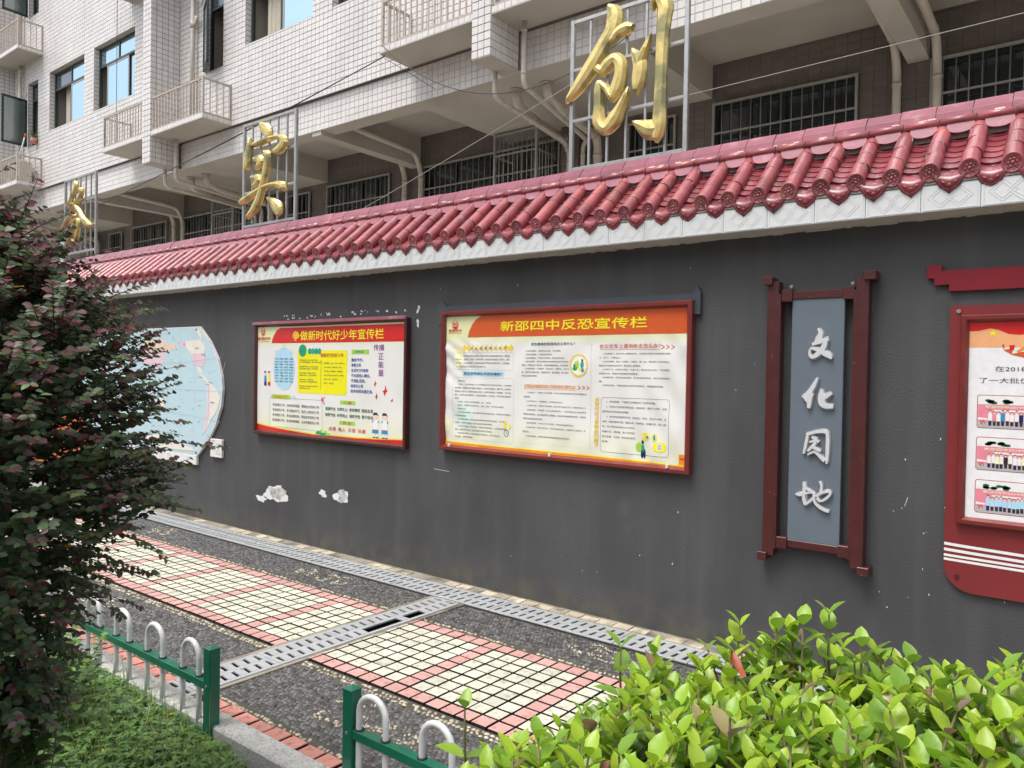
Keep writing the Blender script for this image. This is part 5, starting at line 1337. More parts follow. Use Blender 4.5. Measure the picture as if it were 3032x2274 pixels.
DI = [[(485,302,58),(492,400,72),(482,500,62),(484,600,62),(510,690,46)],[(334,526,22),(400,528,62),(480,510,58),(560,480,40),(640,470,40)],[(520,410,40),(590,450,46),(665,484,40)],[(510,690,44),(580,632,46),(650,560,44)],[(660,470,44),(664,560,46),(690,640,50),(765,705,50),(850,745,50),(930,765,40)],[(758,262,46),(790,330,46),(784,420,46),(756,490,44),(700,525,36)],[(680,530,36),(800,455,48),(900,425,48),(948,450,40),(900,520,46),(820,585,40),(755,600,32),(706,552,24)],[(724,520,24),(762,590,28)]]
place_char(WEN, K6); place_char(HUA, (-1.319-757*.00081, 1.6+812*.000807, .00081, .000807)); place_char(YUAN, (-1.307-763*.00083, 1.314+1158*.000806, .00083, .000806))
place_char(DI, (-1.339-330*.000300, 1.050+235*.000318, .000300, .000318))

# ------------------------------------------------------------------ maroon display board on the right
e = empty('display_board', (0, 0, .56)); tag(e, 'maroon display board with rounded corner, white stripes and a framed photo poster at the right', 'display board')
pts = [(.75, 1.962), (-.622, 1.962), (-.622, .69)]+[(-.622+.13+.13*math.cos(a), .69+.13*math.sin(a)) for a in [math.pi+math.pi/2*k/8 for k in range(1, 9)]]+[(.75, .56)]
m_ = MB(); m_.prism(pts, -.022, -.003); m_.build('board', M['redboard'], e)
for dz, w_ in ((.0, .014), (-.028, .014), (-.056, .012), (-.076, .012)):
    def sz_(x): t = max(0, x+.62); return .790+dz-.045*t**.8*(1 if dz > -.05 else .6)*.6 + (0 if dz > -.05 else -.0)
    m_ = MB(); xs = [-.6215+i*.05 for i in range(28)]
    vs = []
    for x in xs: vs += [(x, -.0232, sz_(x)-w_/2), (x, -.0232, sz_(x)+w_/2)]
    m_.add(vs, [(2*i, 2*i+2, 2*i+3, 2*i+1) for i in range(len(xs)-1)]); m_.build('white_stripe', M['wht'], e)
fr = frame_mb(-.572, .70, .898, 1.915, .036, -.050, -.021, .018).build('frame', M['redwood'], e)
def ys3(x, z): return -.026
po = sheet(-.545, .67, .925, 1.885, ys3, 'poster', e, 'paper2', 4, 4)
P = Print(po, ys3)
P.rect(-.545, .67, 1.757, 1.885, 'orange2')
wv = [(-.545, 1.836), (-.50, 1.836), (-.45, 1.848), (-.42, 1.842), (-.375, 1.820), (-.33, 1.815), (-.25, 1.83), (-.1, 1.85), (.1, 1.83), (.3, 1.80), (.5, 1.83), (.67, 1.84)]
for a, b in zip(wv[:-1], wv[1:]): P.poly([a, b, (b[0], 1.885), (a[0], 1.885)], 'red', .0003)
st = [(-.438+.021*math.cos(R(90+36*k))*(1 if k % 2 == 0 else .42), 1.826+.018*math.sin(R(90+36*k))*(1 if k % 2 == 0 else .42)) for k in range(10)]
for k in range(10): P.poly([(-.438, 1.826), st[k], st[(k+1) % 10]], 'yel', .0006)
rb = [(-.402, 1.766), (-.392, 1.742), (-.36, 1.722), (-.31, 1.708), (-.22, 1.71), (-.1, 1.74)]
for a, b in zip(rb[:-1], rb[1:]): P.poly([a, b, (b[0], b[1]+.03), (a[0], a[1]+.004)], 'ored', .0006)
P.poly([(-.372, 1.766), (-.37, 1.745), (-.355, 1.742), (-.35, 1.768)], 'red', .0008); P.line([(-.34, 1.735), (-.31, 1.758), (-.28, 1.762)], .012, 'orng', .0009)
P.text('在2018年高考中我校涌现出', -.428, 1.642, .026, 'ink', .50, lift=.0003); P.text('了一大批优秀的学子，他们以优异', -.490, 1.586, .027, 'ink', .62, lift=.0003)
q = random.Random(3)
def photo(x0, x1, z0, z1, kind):
    P.rrect(x0, x1, z0, z1, .012, 'dred'); P.rrect(x0+.003, x1-.003, z0+.003, z1-.003, .010, 'wht', lift=.0004)
    P.rect(x0+.004, x1-.004, z0+.03, z1-.045, 'pinkp', .0007); P.rect(x0+.004, x1-.004, z0+.004, z0+.03, 'grey', .0007)
    for cx in (x0+.065, x0+.115, x0+.30, x0+.42): 
        for _ in range(5): P.oval(cx+q.uniform(-.02, .02), z1-.032+q.uniform(-.006, .008), .014, .007, 'dgrn', .0009, 8)
    P.text('新邵四中2019年', x0+.035, z1-.063, .013, 'lyel', .17, bold=.03, lift=.001); P.rect(x0+.07, x1-.1, z1-.078, z1-.070, 'wht', .001)
    P.poly([(x0+.006, z0+.052), (x0+.045, z0+.048), (x0+.045, z0+.040), (x0+.006, z0+.040)], 'wht', .001); P.line([(x0+.015, z0+.04), (x0+.02, z0+.02), (x0+.028, z0+.04), (x0+.035, z0+.02)], .003, 'red', .001)
    x = x0+.055; i = 0
    while x < x1-.02:
        h = q.uniform(.066, .078); zb = z0+.012+q.uniform(0, .004)
        cc = ('wht', 'pinkp', 'wht', 'bluef', 'wht', 'wht', 'wht', 'navy')[i % 8] if kind == 0 else (('wht', 'wht', 'lyel', 'wht', 'ink', 'wht')[i % 6] if kind == 1 else 'lblue')
        P.rect(x-.006, x+.006, zb, zb+h*.4, 'ink' if i % 3 else 'navy', .0011); P.poly([(x-.008, zb+h*.3), (x+.008, zb+h*.3), (x+.0085, zb+h*.72), (x+.004, zb+h*.8), (x-.004, zb+h*.8), (x-.0085, zb+h*.72)], cc, .0013)
        P.oval(x, zb+h*.88, .0048, .0065, 'skin', .0014, 8); P.poly([(x-.0052, zb+h*.88), (x-.004, zb+h*.98), (x+.004, zb+h*.98), (x+.0052, zb+h*.88), (x, zb+h*.94)], 'ink', .0016)
        x += q.uniform(.015, .019); i += 1
for kind, zt in ((0, 1.529), (1, 1.327), (2, 1.121)): photo(-.497, .20, zt-.160, zt, kind)
P.done()
for x, z in ((-.585, 1.935), (-.565, .635)):
    m_ = MB(); m_.tube([(x, -.029, z), (x, -.021, z)], .010, 14); m_.build('screw_cap', M['steel'] if z > 1 else M['brown'], e)
e = empty('stepped_bar', (0, 0, 2.04)); tag(e, 'bright red stepped board fixed flat to the wall above the maroon display board', 'wall board')
m_ = MB(); m_.prism([(-.727, 2.168), (-.663, 2.168), (-.663, 2.138), (.70, 2.138), (.70, 2.036), (-.629, 2.036), (-.629, 2.069), (-.695, 2.069), (-.695, 2.103), (-.727, 2.103)], -.024, -.003); m_.build('board', M['redbar'], e)

# ------------------------------------------------------------------ world map board and small plate
e = empty('map_board', (-8.5, 0, .66)); tag(e, 'large pale blue map board with curved right edge, half behind the dark red shrub', 'map')
half = [(-7.525, 2.020), (-7.32, 1.86), (-7.17, 1.68), (-7.095, 1.50), (-7.075, 1.37), (-7.10, 1.20), (-7.20, 1.0), (-7.34, .83), (-7.545, .66)]
out = half+[(-17.5-x+.2, z) for x, z in half[::-1]]
out = half+[(-9.9-(x+7.6), z) for x, z in half[::-1]]
m_ = MB(); m_.prism(out, -.030, -.003); m_.build('map_edge', M['pwhite'], e)
M['sea'] = flat('map_sea_blue', (.50, .68, .74), .35, .2)
m_ = MB(); inn = [((x+8.75)*.992-8.75, (z-1.34)*.985+1.34) for x, z in out]; m_.prism(inn, -.0312, -.02); face = m_.build('map_face', M['sea'], e)
P = Print(face, lambda x, z: -.0314, 'map_print'); P.flat = True
cont = [('orange', [(-8.75, 1.86), (-8.52, 1.90), (-8.36, 1.905), (-8.2, 1.86), (-8.0, 1.83), (-8.02, 1.79), (-8.15, 1.76), (-8.23, 1.74), (-8.40, 1.74), (-8.75, 1.76)]),
 ('pinkm', [(-8.75, 1.765), (-8.40, 1.745), (-8.235, 1.745), (-8.231, 1.672), (-8.29, 1.60), (-8.37, 1.569), (-8.46, 1.56), (-8.557, 1.619), (-8.75, 1.63)]),
 ('pinkm', [(-7.955, 1.862), (-7.86, 1.872), (-7.79, 1.85), (-7.80, 1.81), (-7.88, 1.80), (-7.93, 1.815)]),
 ('cream', [(-7.80, 1.87), (-7.65, 1.875), (-7.50, 1.88), (-7.40, 1.80), (-7.42, 1.742), (-7.676, 1.733), (-7.789, 1.801)]),
 ('pinkm', [(-7.676, 1.733), (-7.42, 1.742), (-7.40, 1.66), (-7.45, 1.60), (-7.56, 1.60), (-7.64, 1.63)]),
 ('cream', [(-7.58, 1.60), (-7.50, 1.595), (-7.42, 1.50), (-7.32, 1.44), (-7.36, 1.43), (-7.48, 1.50)]),
 ('cream', [(-7.36, 1.435), (-7.27, 1.42), (-7.17, 1.36), (-7.11, 1.29), (-7.14, 1.20), (-7.20, 1.12), (-7.28, 1.05), (-7.36, .95), (-7.445, .885), (-7.42, .96), (-7.36, 1.10), (-7.35, 1.25), (-7.36, 1.35)]),
 ('pinkm', [(-7.352, 1.43), (-7.31, 1.41), (-7.31, 1.25), (-7.30, 1.12), (-7.37, .96), (-7.44, .89), (-7.38, 1.05), (-7.345, 1.2)]),
 ('cream', [(-8.42, 1.16), (-8.34, 1.24), (-8.26, 1.235), (-8.22, 1.17), (-8.21, 1.12), (-8.28, 1.10), (-8.38, 1.12)]),
 ('cream', [(-8.70, .77), (-8.50, .82), (-8.36, .835), (-8.20, .82), (-8.13, .79), (-8.0, .77), (-7.80, .75), (-7.64, .735), (-7.57, .705), (-7.9, .695), (-8.30, .69), (-8.65, .70)]),
 ('cream', [(-7.62, 1.99), (-7.52, 1.985), (-7.46, 1.92), (-7.48, 1.86), (-7.53, 1.93)])]
M['orangem'] = flat('map_pale_orange', (.80, .60, .50), .35); M['pinkmm'] = flat('map_pink', (.76, .56, .64), .35); M['creamm'] = flat('map_cream', (.80, .76, .66), .35); M['mline'] = flat('map_line', (.38, .55, .62), .4)
for k_, (c_, p_) in enumerate(cont):
    P.poly(p_, {'orange': 'orangem', 'pinkm': 'pinkmm', 'cream': 'creamm'}[c_], .0002*k_)
for z in (1.35, 1.62, 1.10): P.line([(-9.6+i*.25, z+(.0 if z == 1.35 else (.06 if z > 1.4 else -.05)*((-9.6+i*.25+8.7)/1.4)**2)) for i in range(11)], .003, 'mline', .0026)
for x in (-8.17, -7.9, -7.62, -8.5): P.line([(x, 2.0), (x+.02*(x+8.7), 1.35), (x, .68)], .0025, 'mline', .0028)
q = random.Random(4)
for _ in range(75):
    x, z = q.uniform(-8.6, -7.2), q.uniform(.75, 1.95); P.rect(x, x+q.uniform(.015, .05), z, z+.005, 'dblue' if q.random() < .3 else 'grey', .0030)
for t, x, z in (('太平洋', -8.0, 1.42), ('北美洲', -7.60, 1.78), ('南美洲', -7.29, 1.22), ('南极洲', -8.2, .74)): P.text(t, x, z, .022, 'dblue', lift=.0032)
P.done()
for x, z in ((-8.14, 1.96), (-7.58, 1.985), (-7.56, .69)):
    m_ = MB(); m_.tube([(x, -.036, z), (x, -.030, z)], .011, 10); m_.build('screw_cap', M['black'], e)
m_ = MB(); m_.cbox(-9.9, -7.552, -.034, -.003, .560, .657, .003); lg = m_.build('legend_strip', M['pwhite'], e)
P = Print(lg, lambda x, z: -.0342)
for x in (-8.32, -8.15, -7.74): P.text('图例  国界', x, .62, .016, 'grey'); P.text('首都', x, .59, .014, 'grey')
P.done()
e = empty('caption_plate', (-7.18, 0, .67)); tag(e, 'small white caption plate beside the lower right edge of the map board', 'plate')
m_ = MB(); m_.cbox(-7.292, -7.080, -.030, -.003, .672, .858, .003); pl = m_.build('plate', M['pwhite'], e)
P = Print(pl, lambda x, z: -.0302)
for i, t in enumerate(['— 图例', '首都', '城市驻地', '国界未定', '洲界地区界']): P.text(t, -7.19 if i else -7.27, .832-i*.033, .018, 'grey')
P.done()
# orange panel further along the wall, glimpsed through the shrub
e = empty('wall_panel', (-11.4, 0, .3)); tag(e, 'orange red panel at the far end of the wall, glimpsed through the shrub', 'wall panel')
m_ = MB(); m_.cbox(-12.4, -10.1, -.03, -.003, .25, 1.15, .004); m_.build('panel', flat('orange_panel', (.62, .13, .05), .5), e)

# small debris blown along the paving
LL = leaf_base_ = None
q = random.Random(77); A = []; dv = [(-.5, 0, .001), (0, -.25, .002), (.5, 0, .001), (0, .25, .003)]
for _ in range(260):
    x = q.uniform(-6.5, -1.2); y = q.uniform(-2.3, -.03); s_ = q.uniform(.004, .013); a = q.uniform(0, 6.28); c, s2 = math.cos(a)*s_, math.sin(a)*s_
    A.append(np.array([[c, -s2, 0, x], [s2, c, 0, y], [0, 0, 1, .003]]))
V, F = mass(dv, [(0, 1, 2, 3)], A); M['litter'] = mat('leaf_litter', (.12, .07, .035), .8, .5, 30, island=.6)
o = link('leaf_litter', quadmesh('leaf_litter', V, F, M['litter'])); tag(o, 'specks of dry leaf litter scattered over the paving', 'leaf litter', kind='stuff')
# ------------------------------------------------------------------ green and white hoop fences
def hoop_mb():
    mb = MB(); R_ = .072; zt = .36; pts = [(-R_, 0, -.05), (-R_, 0, .1), (-R_, 0, zt-R_)]
    for k in range(1, 10): a = math.pi-math.pi*k/10; pts.append((R_*math.cos(a), 0, zt-R_+R_*math.sin(a)))
    pts += [(R_, 0, zt-R_), (R_, 0, .1), (R_, 0, -.05)]
    mb.tube(pts, .0125, 12); return mb
hm = hoop_mb().mesh('hoop', M['white'])
cb = MB(); cb.tube([(0, 0, 0), (0, 0, .008)], .0185, 12); cbm = cb.mesh('collar', M['black'])
def fence(label, xs, hoops, x0, x1, y, zr=.18):
    e = empty('fence', ((x0+x1)/2, y, 0)); tag(e, label, 'fence', 'low hoop fences along the garden')
    for xp in xs:
        m_ = MB(); h = .362; a = .026
        m_.cbox(xp-a, xp+a, y-a, y+a, -.12, h, .003); p_ = m_.build('post', M['green'], e)
        m_ = MB(); m_.add([(xp-a-.002, y-a-.002, h), (xp+a+.002, y-a-.002, h), (xp+a+.002, y+a+.002, h), (xp-a-.002, y+a+.002, h), (xp-a-.002, y-a-.002, h+.005), (xp+a+.002, y-a-.002, h+.005), (xp+a+.002, y+a+.002, h+.005), (xp-a-.002, y+a+.002, h+.005), (xp, y, h+.016)], [(0, 1, 5, 4), (1, 2, 6, 5), (2, 3, 7, 6), (3, 0, 4, 7), (4, 5, 8), (5, 6, 8), (6, 7, 8), (7, 4, 8), (3, 2, 1, 0)]); m_.build('cap', M['green'], p_)
        m_ = MB(); m_.tube([(xp, y-a-.003, .2), (xp, y-a, .2)], .007, 8); m_.build('bolt', M['steel'], p_)
    for z in (zr, -.035):
        m_ = MB(); m_.cbox(x0, x1, y-.02, y+.02, z, z+.036, .002); m_.build('rail', M['green'], e)
    for xh in hoops:
        link('hoop', hm, e, (xh, y, 0), rot=(0, 0, rnd.uniform(-.03, .03)))
        for s_ in (-.072, .072):
            link('collar', cbm, e, (xh+s_, y, zr+.034))
            m_ = None
fence('green rail fence with white hoops running left under the dark red shrub', [-3.073, -5.7], [-3.245-.3265*i for i in range(8)]+[-5.95, -6.28, -6.6], -6.9, -3.1, -2.49)
fence('green rail fence with white hoops at the bottom edge, behind the bright hedge', [-2.278, .4], [-2.16+.335*i for i in range(8)], -2.255, .4, -2.372)

# ------------------------------------------------------------------ leaves
def leaf_base(L_=1., W_=.5, fold=.18, curl=.15, tip=.06):
    rows = [(0, .10), (.22, .78), (.5, 1.), (.78, .66), (1., tip)]; V = []
    for t, w_ in rows:
        for s_ in (-1, 0, 1):
            x = s_*w_*W_/2; z = fold*abs(s_)*w_*W_/2*1.2-curl*t*t*L_*.5
            V.append((x, t*L_, z))
    F = []
    for i in range(4):
        for k in range(2): a = i*3+k; F.append((a, a+1, a+4, a+3))
    return V, F
def basis(dirv, upv, s_):
    y = dirv.normalized(); x = y.cross(upv)
    if x.length < 1e-3: x = y.orthogonal()
    x.normalize(); z = x.cross(y)
    return x, y, z, s_
def aff_b(x, y, z, s_, p, sw=1.): return np.array([[x.x*s_*sw, y.x*s_, z.x*s_, p.x], [x.y*s_*sw, y.y*s_, z.y*s_, p.y], [x.z*s_*sw, y.z*s_, z.z*s_, p.z]])
def emit_leaves(items, base, name, material, parent, nparts, stuffname):
    """items: (affine, colour, weight)"""
    V0, F0_ = base
    items.sort(key=lambda t: t[2])
    # nearest as parts in a few colour bins sharing meshes
    parts, rest_ = items[:nparts], items[nparts:]
    bins = {}
    for A, c, _ in parts:
        key = tuple(round(v*14)/14 for v in c)
        key = tuple(round(v, 3) for v in (c[0]//.03*.03+.015, c[1]//.04*.04+.02, c[2]//.03*.03+.015))
        if key not in bins:
            n_ = len(V0); bins[key] = quadmesh(name, V0, F0_, material, True, np.tile((*key, 1.), (n_, 1)))
        o = bpy.data.objects.new(name, bins[key]); COL.objects.link(o); o.parent = parent
        pw = WORLD[parent.name]
        Mx = Matrix([list(A[0]), list(A[1]), list(A[2]), [0, 0, 0, 1]]); Mx.translation = Mx.translation-pw
        o.matrix_basis = Mx
    if rest_:
        V, F = mass(V0, F0_, [t[0] for t in rest_]); cols = np.repeat(np.array([(*t[1], 1.) for t in rest_]), len(V0), axis=0)
        o = link(stuffname, quadmesh(stuffname, V, F, material, True, cols), parent); o['kind'] = 'stuff'

# dark red and green loropetalum shrub at the left
SC = Vector((-2.85, -3.40, 1.28))
PROF = [(.40, .20), (.70, .27), (.94, .30), (1.05, .36), (1.10, .48), (1.17, .54), (1.29, .52), (1.41, .50), (1.525, .51), (1.645, .49), (1.76, .42), (1.88, .30), (1.99, .20), (2.06, .12), (2.11, .04)]
def shrub_r(zz):
    for (z0, r0), (z1, r1) in zip(PROF[:-1], PROF[1:]):
        if z0 <= zz <= z1: return r0+(r1-r0)*(zz-z0)/(z1-z0)
    return 0
sh = empty('shrub', (SC.x, SC.y, -.04)); tag(sh, 'dark green and maroon leaved shrub filling the left side before the wall', 'shrub')
q = random.Random(11)
tw = MB(); items = []
stems = []
for i in range(4):
    a = 2*math.pi*i/4+q.uniform(-.3, .3); r_ = q.uniform(.08, .22)
    p0 = Vector((SC.x+.06*math.cos(a), SC.y+.06*math.sin(a), -.05)); p1 = Vector((SC.x+r_*.35*math.cos(a), SC.y+r_*.35*math.sin(a), .45)); p2 = Vector((SC.x+r_*math.cos(a), SC.y+r_*math.sin(a), q.uniform(1.1, 1.5)))
    tw.tube([p0, p0.lerp(p1, .5)+Vector((q.uniform(-.03, .03), q.uniform(-.03, .03), 0)), p1, p1.lerp(p2, .5)+Vector((q.uniform(-.04, .04), q.uniform(-.04, .04), .03)), p2], [.013, .011, .009, .006, .003], 6); stems.append((p1, p2))
LT = leaf_base(1, .70, .22, .22, .16)
n_tw = 0
RV = Vector((.788, .616, 0))
twigs = []
while n_tw < 2100:
    z = .45+1.70*q.random(); Rr = shrub_r(z)
    if Rr <= 0 or q.random() > (Rr/.54)*1.05: continue
    a = q.uniform(0, 2*math.pi); t = q.random()**.5
    if z < .95 and q.random() < .35: continue
    c = Vector((SC.x+Rr*t*math.cos(a), SC.y+Rr*t*math.sin(a), z))
    outd = Vector((math.cos(a), math.sin(a), .7*(z-1.25)+.25))
    dirv = (outd+Vector((q.uniform(-.45, .45), q.uniform(-.45, .45), q.uniform(-.3, .5)))).normalized()
    twigs.append((c, dirv, q.uniform(.11, .20), t, 0)); n_tw += 1
for z, reach, ln, up_ in ((1.78, .50, .22, .10), (1.74, .56, .24, .06), (1.62, .54, .2, .05), (1.56, .60, .24, .04), (1.50, .55, .2, -.02), (1.44, .63, .28, -.02), (1.36, .76, .38, .0), (1.32, .64, .26, -.03), (1.24, .60, .22, -.05), (1.15, .68, .28, .0), (1.07, .56, .22, -.06), (1.02, .50, .2, -.08), (.97, .53, .30, -.04), (.92, .48, .26, -.10), (.88, .42, .22, -.08), (1.90, .38, .2, .08), (2.0, .24, .16, .12), (2.06, .14, .14, .15), (2.10, .05, .14, .15)):
    d_ = (RV*ln+Vector((q.uniform(-.05, .05), q.uniform(-.08, .08), up_))); L_ = d_.length
    tip = SC+RV*reach; tip.z = z+up_; twigs.append((tip-d_.normalized()*L_*.45, d_.normalized(), L_, 1., 1))
for c, dirv, L_, t, sp in twigs:
    p_ = c-dirv*L_*.55; side = dirv.cross(Vector((0, 0, 1)));
    if side.length < .1: side = Vector((1, 0, 0))
    side.normalize(); n_ = int(L_/.0155); sag = q.uniform(.0, .04)
    ax = Vector((c.x-SC.x, c.y-SC.y, 0)); 
    if ax.length > .01: ax.normalize()
    pts = []
    for k in range(n_+1):
        s_ = k/n_; pts.append(p_+dirv*L_*s_+Vector((0, 0, -sag*s_*s_)))
    tw.tube([pts[0], pts[n_//2], pts[-1]], [.0024, .0017, .0008], 4)
    hi = (c.z-1.15)/1.0
    red = min(1, max(0, hi*.68+q.uniform(-.35, .30)+(.22 if t > .8 else -.1)))
    for k in range(1, n_+1):
        for sd in (-1, 1):
            if q.random() < .18: continue
            ld = (dirv*.5+side*sd*.9+Vector((q.uniform(-.3, .3), q.uniform(-.3, .3), q.uniform(-.5, .15)))).normalized()
            upv = ax*q.uniform(.2, 1.1)+Vector((q.uniform(-.35, .35), q.uniform(-.35, .35), q.uniform(.4, 1.)))
            s2 = q.uniform(.026, .039)*(1.08-.35*k/n_)
            x_, y_, z_, _ = basis(ld, upv, s2)
            tipf = k/n_
            rr_ = red*.6+(.45 if tipf > .75 and q.random() < .4 else 0)
            if q.random() < rr_*.85: col = q.choice([(0.162, 0.041, 0.049), (0.203, 0.057, 0.061), (0.121, 0.046, 0.049), (0.216, 0.101, 0.108), (0.162, 0.081, 0.084)])
            else: col = q.choice([(0.092, 0.143, 0.066), (0.080, 0.121, 0.064), (0.109, 0.162, 0.079), (0.069, 0.102, 0.053), (0.136, 0.213, 0.070), (0.119, 0.126, 0.079)])
            if q.random() < .004: col = (.45, .22, .03)
            items.append((aff_b(x_, y_, z_, s2, pts[k]), col, (pts[k]-CAM).length+q.uniform(0, .1)))
tw.build('branches', M['twig'], sh)
emit_leaves(items, LT, 'leaf', M['loro'], sh, 290, 'foliage')

# bright green clipped hedge at the lower right
hd = empty('hedge', (0.2, -3.42, -.04)); tag(hd, 'bright yellow green hedge of broad glossy leaves in the lower right foreground', 'hedge')
LH = leaf_base(1, .56, .30, .30, .04)
items = []; tw = MB()
def hedge_top(x, y):
    z = 1.138+.062*min(1, max(0, (x+.25)/.2))+.020*math.sin(7*x+3*y)+.018*math.sin(13*y-5*x)
    z -= .26*max(0, (-.50-x)/.3)**1.4
    z += .045*math.exp(-((x+.35)/.09)**2-((y+3.08)/.12)**2)
    return z
shoots = []
q = random.Random(23)
for i in range(1900):
    x = q.uniform(-.94, .85); y = q.uniform(-3.80, -3.02)
    if x < -.45 and ((x+.45)/.50)**2+((y+3.42)/.46)**2 > 1: continue
    if y > -3.10 and q.random() < .35: continue
    shoots.append((x, y, hedge_top(x, y)+q.uniform(-.075, .03)+(q.random() < .06)*.03))
dark = []
for x, y, z in shoots:
    lean = Vector((q.uniform(-.35, .35), q.uniform(-.35, .35), 1)).normalized(); hgt = q.uniform(.10, .16)
    base_ = Vector((x, y, z))-lean*hgt
    tw.tube([base_-Vector((0, 0, .1)), base_, Vector((x, y, z))], [.003, .0024, .0014], 5)
    n_ = q.randint(4, 6); a = q.uniform(0, 6.28); young = q.random()
    for k in range(n_):
        s_ = k/(n_-1); p_ = base_+lean*hgt*(.12+.88*s_)
        for m2 in (0, 1):
            aa = a+k*1.57+m2*math.pi+q.uniform(-.3, .3); upness = .35+1.1*s_+q.uniform(-.25, .3)
            ld = Vector((math.cos(aa), math.sin(aa), upness)).normalized()
            sz_ = (.047-.016*s_**2)*q.uniform(.7, 1.2)
            x_, y_, z_, _ = basis(ld, Vector((-math.cos(aa)*.6, -math.sin(aa)*.6, 1)), sz_)
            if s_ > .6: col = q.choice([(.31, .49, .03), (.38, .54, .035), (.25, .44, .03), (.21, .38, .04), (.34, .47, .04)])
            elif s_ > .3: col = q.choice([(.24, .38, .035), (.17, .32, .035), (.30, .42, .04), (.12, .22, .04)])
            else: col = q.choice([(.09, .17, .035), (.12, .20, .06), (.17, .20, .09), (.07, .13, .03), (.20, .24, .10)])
            if q.random() < .04: col = q.choice([(.30, .20, .18), (.26, .17, .14), (.32, .14, .09), (.36, .26, .14), (.30, .18, .12), (.40, .33, .16)])
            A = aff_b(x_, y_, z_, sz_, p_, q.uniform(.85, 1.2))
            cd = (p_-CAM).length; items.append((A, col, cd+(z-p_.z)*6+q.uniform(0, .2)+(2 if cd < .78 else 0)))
# filler leaves inside
for i in range(2600):
    x = q.uniform(-.78, .85); y = q.uniform(-3.80, -3.04)
    if x < -.45 and ((x+.45)/.36)**2+((y+3.42)/.42)**2 > 1: continue
    z = hedge_top(x, y)-q.uniform(.10, .5); aa = q.uniform(0, 6.28)
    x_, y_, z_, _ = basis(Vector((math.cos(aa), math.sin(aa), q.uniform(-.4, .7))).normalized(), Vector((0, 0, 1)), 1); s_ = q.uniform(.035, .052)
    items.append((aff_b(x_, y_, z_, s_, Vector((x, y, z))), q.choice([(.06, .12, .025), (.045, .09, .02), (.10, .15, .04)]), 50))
# a few shoots standing clear of the top, as at the hedge's left end
def shoot(x, y, z, h, n_, sz0=.05, cols=((.28, .46, .05), (.18, .34, .05))):
    tw.tube([(x+.01, y, z-h-.1), (x, y, z-h*.5), (x, y, z)], [.0026, .002, .0014], 5)
    for k in range(n_):
        s_ = k/max(1, n_-1); p_ = Vector((x, y, z-h*(1-s_)*.8))
        for m2 in (0, 1):
            aa = k*1.57+m2*math.pi+q.uniform(-.3, .3)+.4; ld = Vector((math.cos(aa), math.sin(aa), .4+.9*s_)).normalized(); sz_ = sz0*(1-.3*s_)*q.uniform(.85, 1.1)
            x_, y_, z_, _ = basis(ld, Vector((-math.cos(aa), -math.sin(aa), 1)), sz_)
            items.append((aff_b(x_, y_, z_, sz_, p_, 1.1), q.choice(cols), (p_-CAM).length-1))
for a in ((-.40, -3.12, 1.205, .10, 4), (-.33, -3.09, 1.235, .12, 5), (-.36, -3.12, 1.22, .12, 4), (-.28, -3.10, 1.20, .10, 4), (-.215, -3.08, 1.185, .08, 4), (-.80, -3.40, 1.06, .10, 2), (-.62, -3.22, 1.15, .10, 3), (-.06, -3.12, 1.21, .09, 4)): shoot(*a)
tw.build('stems', M['gtwig'], hd)
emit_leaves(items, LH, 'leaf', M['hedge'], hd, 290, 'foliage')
# dry brown leaf caught on the hedge
m_ = MB(); n_ = 8; vs = []
for k in range(n_+1):
    t = k/n_; wd = .011*math.sin(math.pi*min(1, t*.9+.08))
    for s_ in (-1, -.5, 0, .5, 1): vs.append((s_*wd, 0.055*t, .006*abs(s_)+.012*t*t+.002*math.sin(9*t+s_)))
m_.add(vs, [(k*5+c, k*5+c+1, k*5+c+6, k*5+c+5) for k in range(n_) for c in range(4)], True)
M['dry'] = mat('dry_leaf', (.28, .06, .02), .5, .3, 60)
o = m_.build('dry_leaf', M['dry'], None, at=(-.385, -3.30, 1.185)); o.scale = (.85, .85, .85); o.rotation_euler = (.25, .3, .9); tag(o, 'curled dry reddish brown leaf caught on top of the green hedge', 'dead leaf')

# ground cover, grass and tall weeds in the garden bed at the left
gc = empty('ground_cover', (-2.6, -3., -.04)); gc['kind'] = 'stuff'
items = []; q = random.Random(31)
LG = leaf_base(1, .42, .2, .5, .05)
def in_bed(x, y): return y < -2.52-(.0 if x < -2.95 else (x+2.95)*.16)
n_ = 0
while n_ < 7500:
    x = q.uniform(-4.9, -1.9); y = q.uniform(-3.9, -2.48)
    if not in_bed(x, y): continue
    n_ += 1
    h = (q.uniform(.01, .085)+.03*max(0, math.sin(3*x+y*4)))*(1 if y < -2.62 else .6); zb = soil_z(x, y); aa0 = q.uniform(0, 6.28)
    for k in range(4):
        aa = aa0+k*1.57+q.uniform(-.3, .3); ld = Vector((math.cos(aa), math.sin(aa), q.uniform(-.1, .6))).normalized(); s_ = q.uniform(.014, .048)*q.uniform(.7, 1.)
        x_, y_, z_, _ = basis(ld, Vector((q.uniform(-.3, .3)+.2, q.uniform(-.3, .3)-.2, 1)), s_)
        col = q.choice([(.14, .27, .055), (.10, .21, .05), (.19, .33, .07), (.16, .30, .06), (.085, .16, .045)])
        if q.random() < .006: col = (.5, .4, .04)
        items.append((aff_b(x_, y_, z_, s_, Vector((x, y, zb+h))), col, 1))
V, F = mass(LG[0], LG[1], [t[0] for t in items]); cols = np.repeat(np.array([(*t[1], 1.) for t in items]), len(LG[0]), axis=0)
bpy.data.objects.remove(gc)
o = link('ground_cover', quadmesh('ground_cover', V, F, M['herb'], True, cols)); tag(o, 'low broad leaved weeds covering the garden bed at the lower left', 'ground cover', kind='stuff')
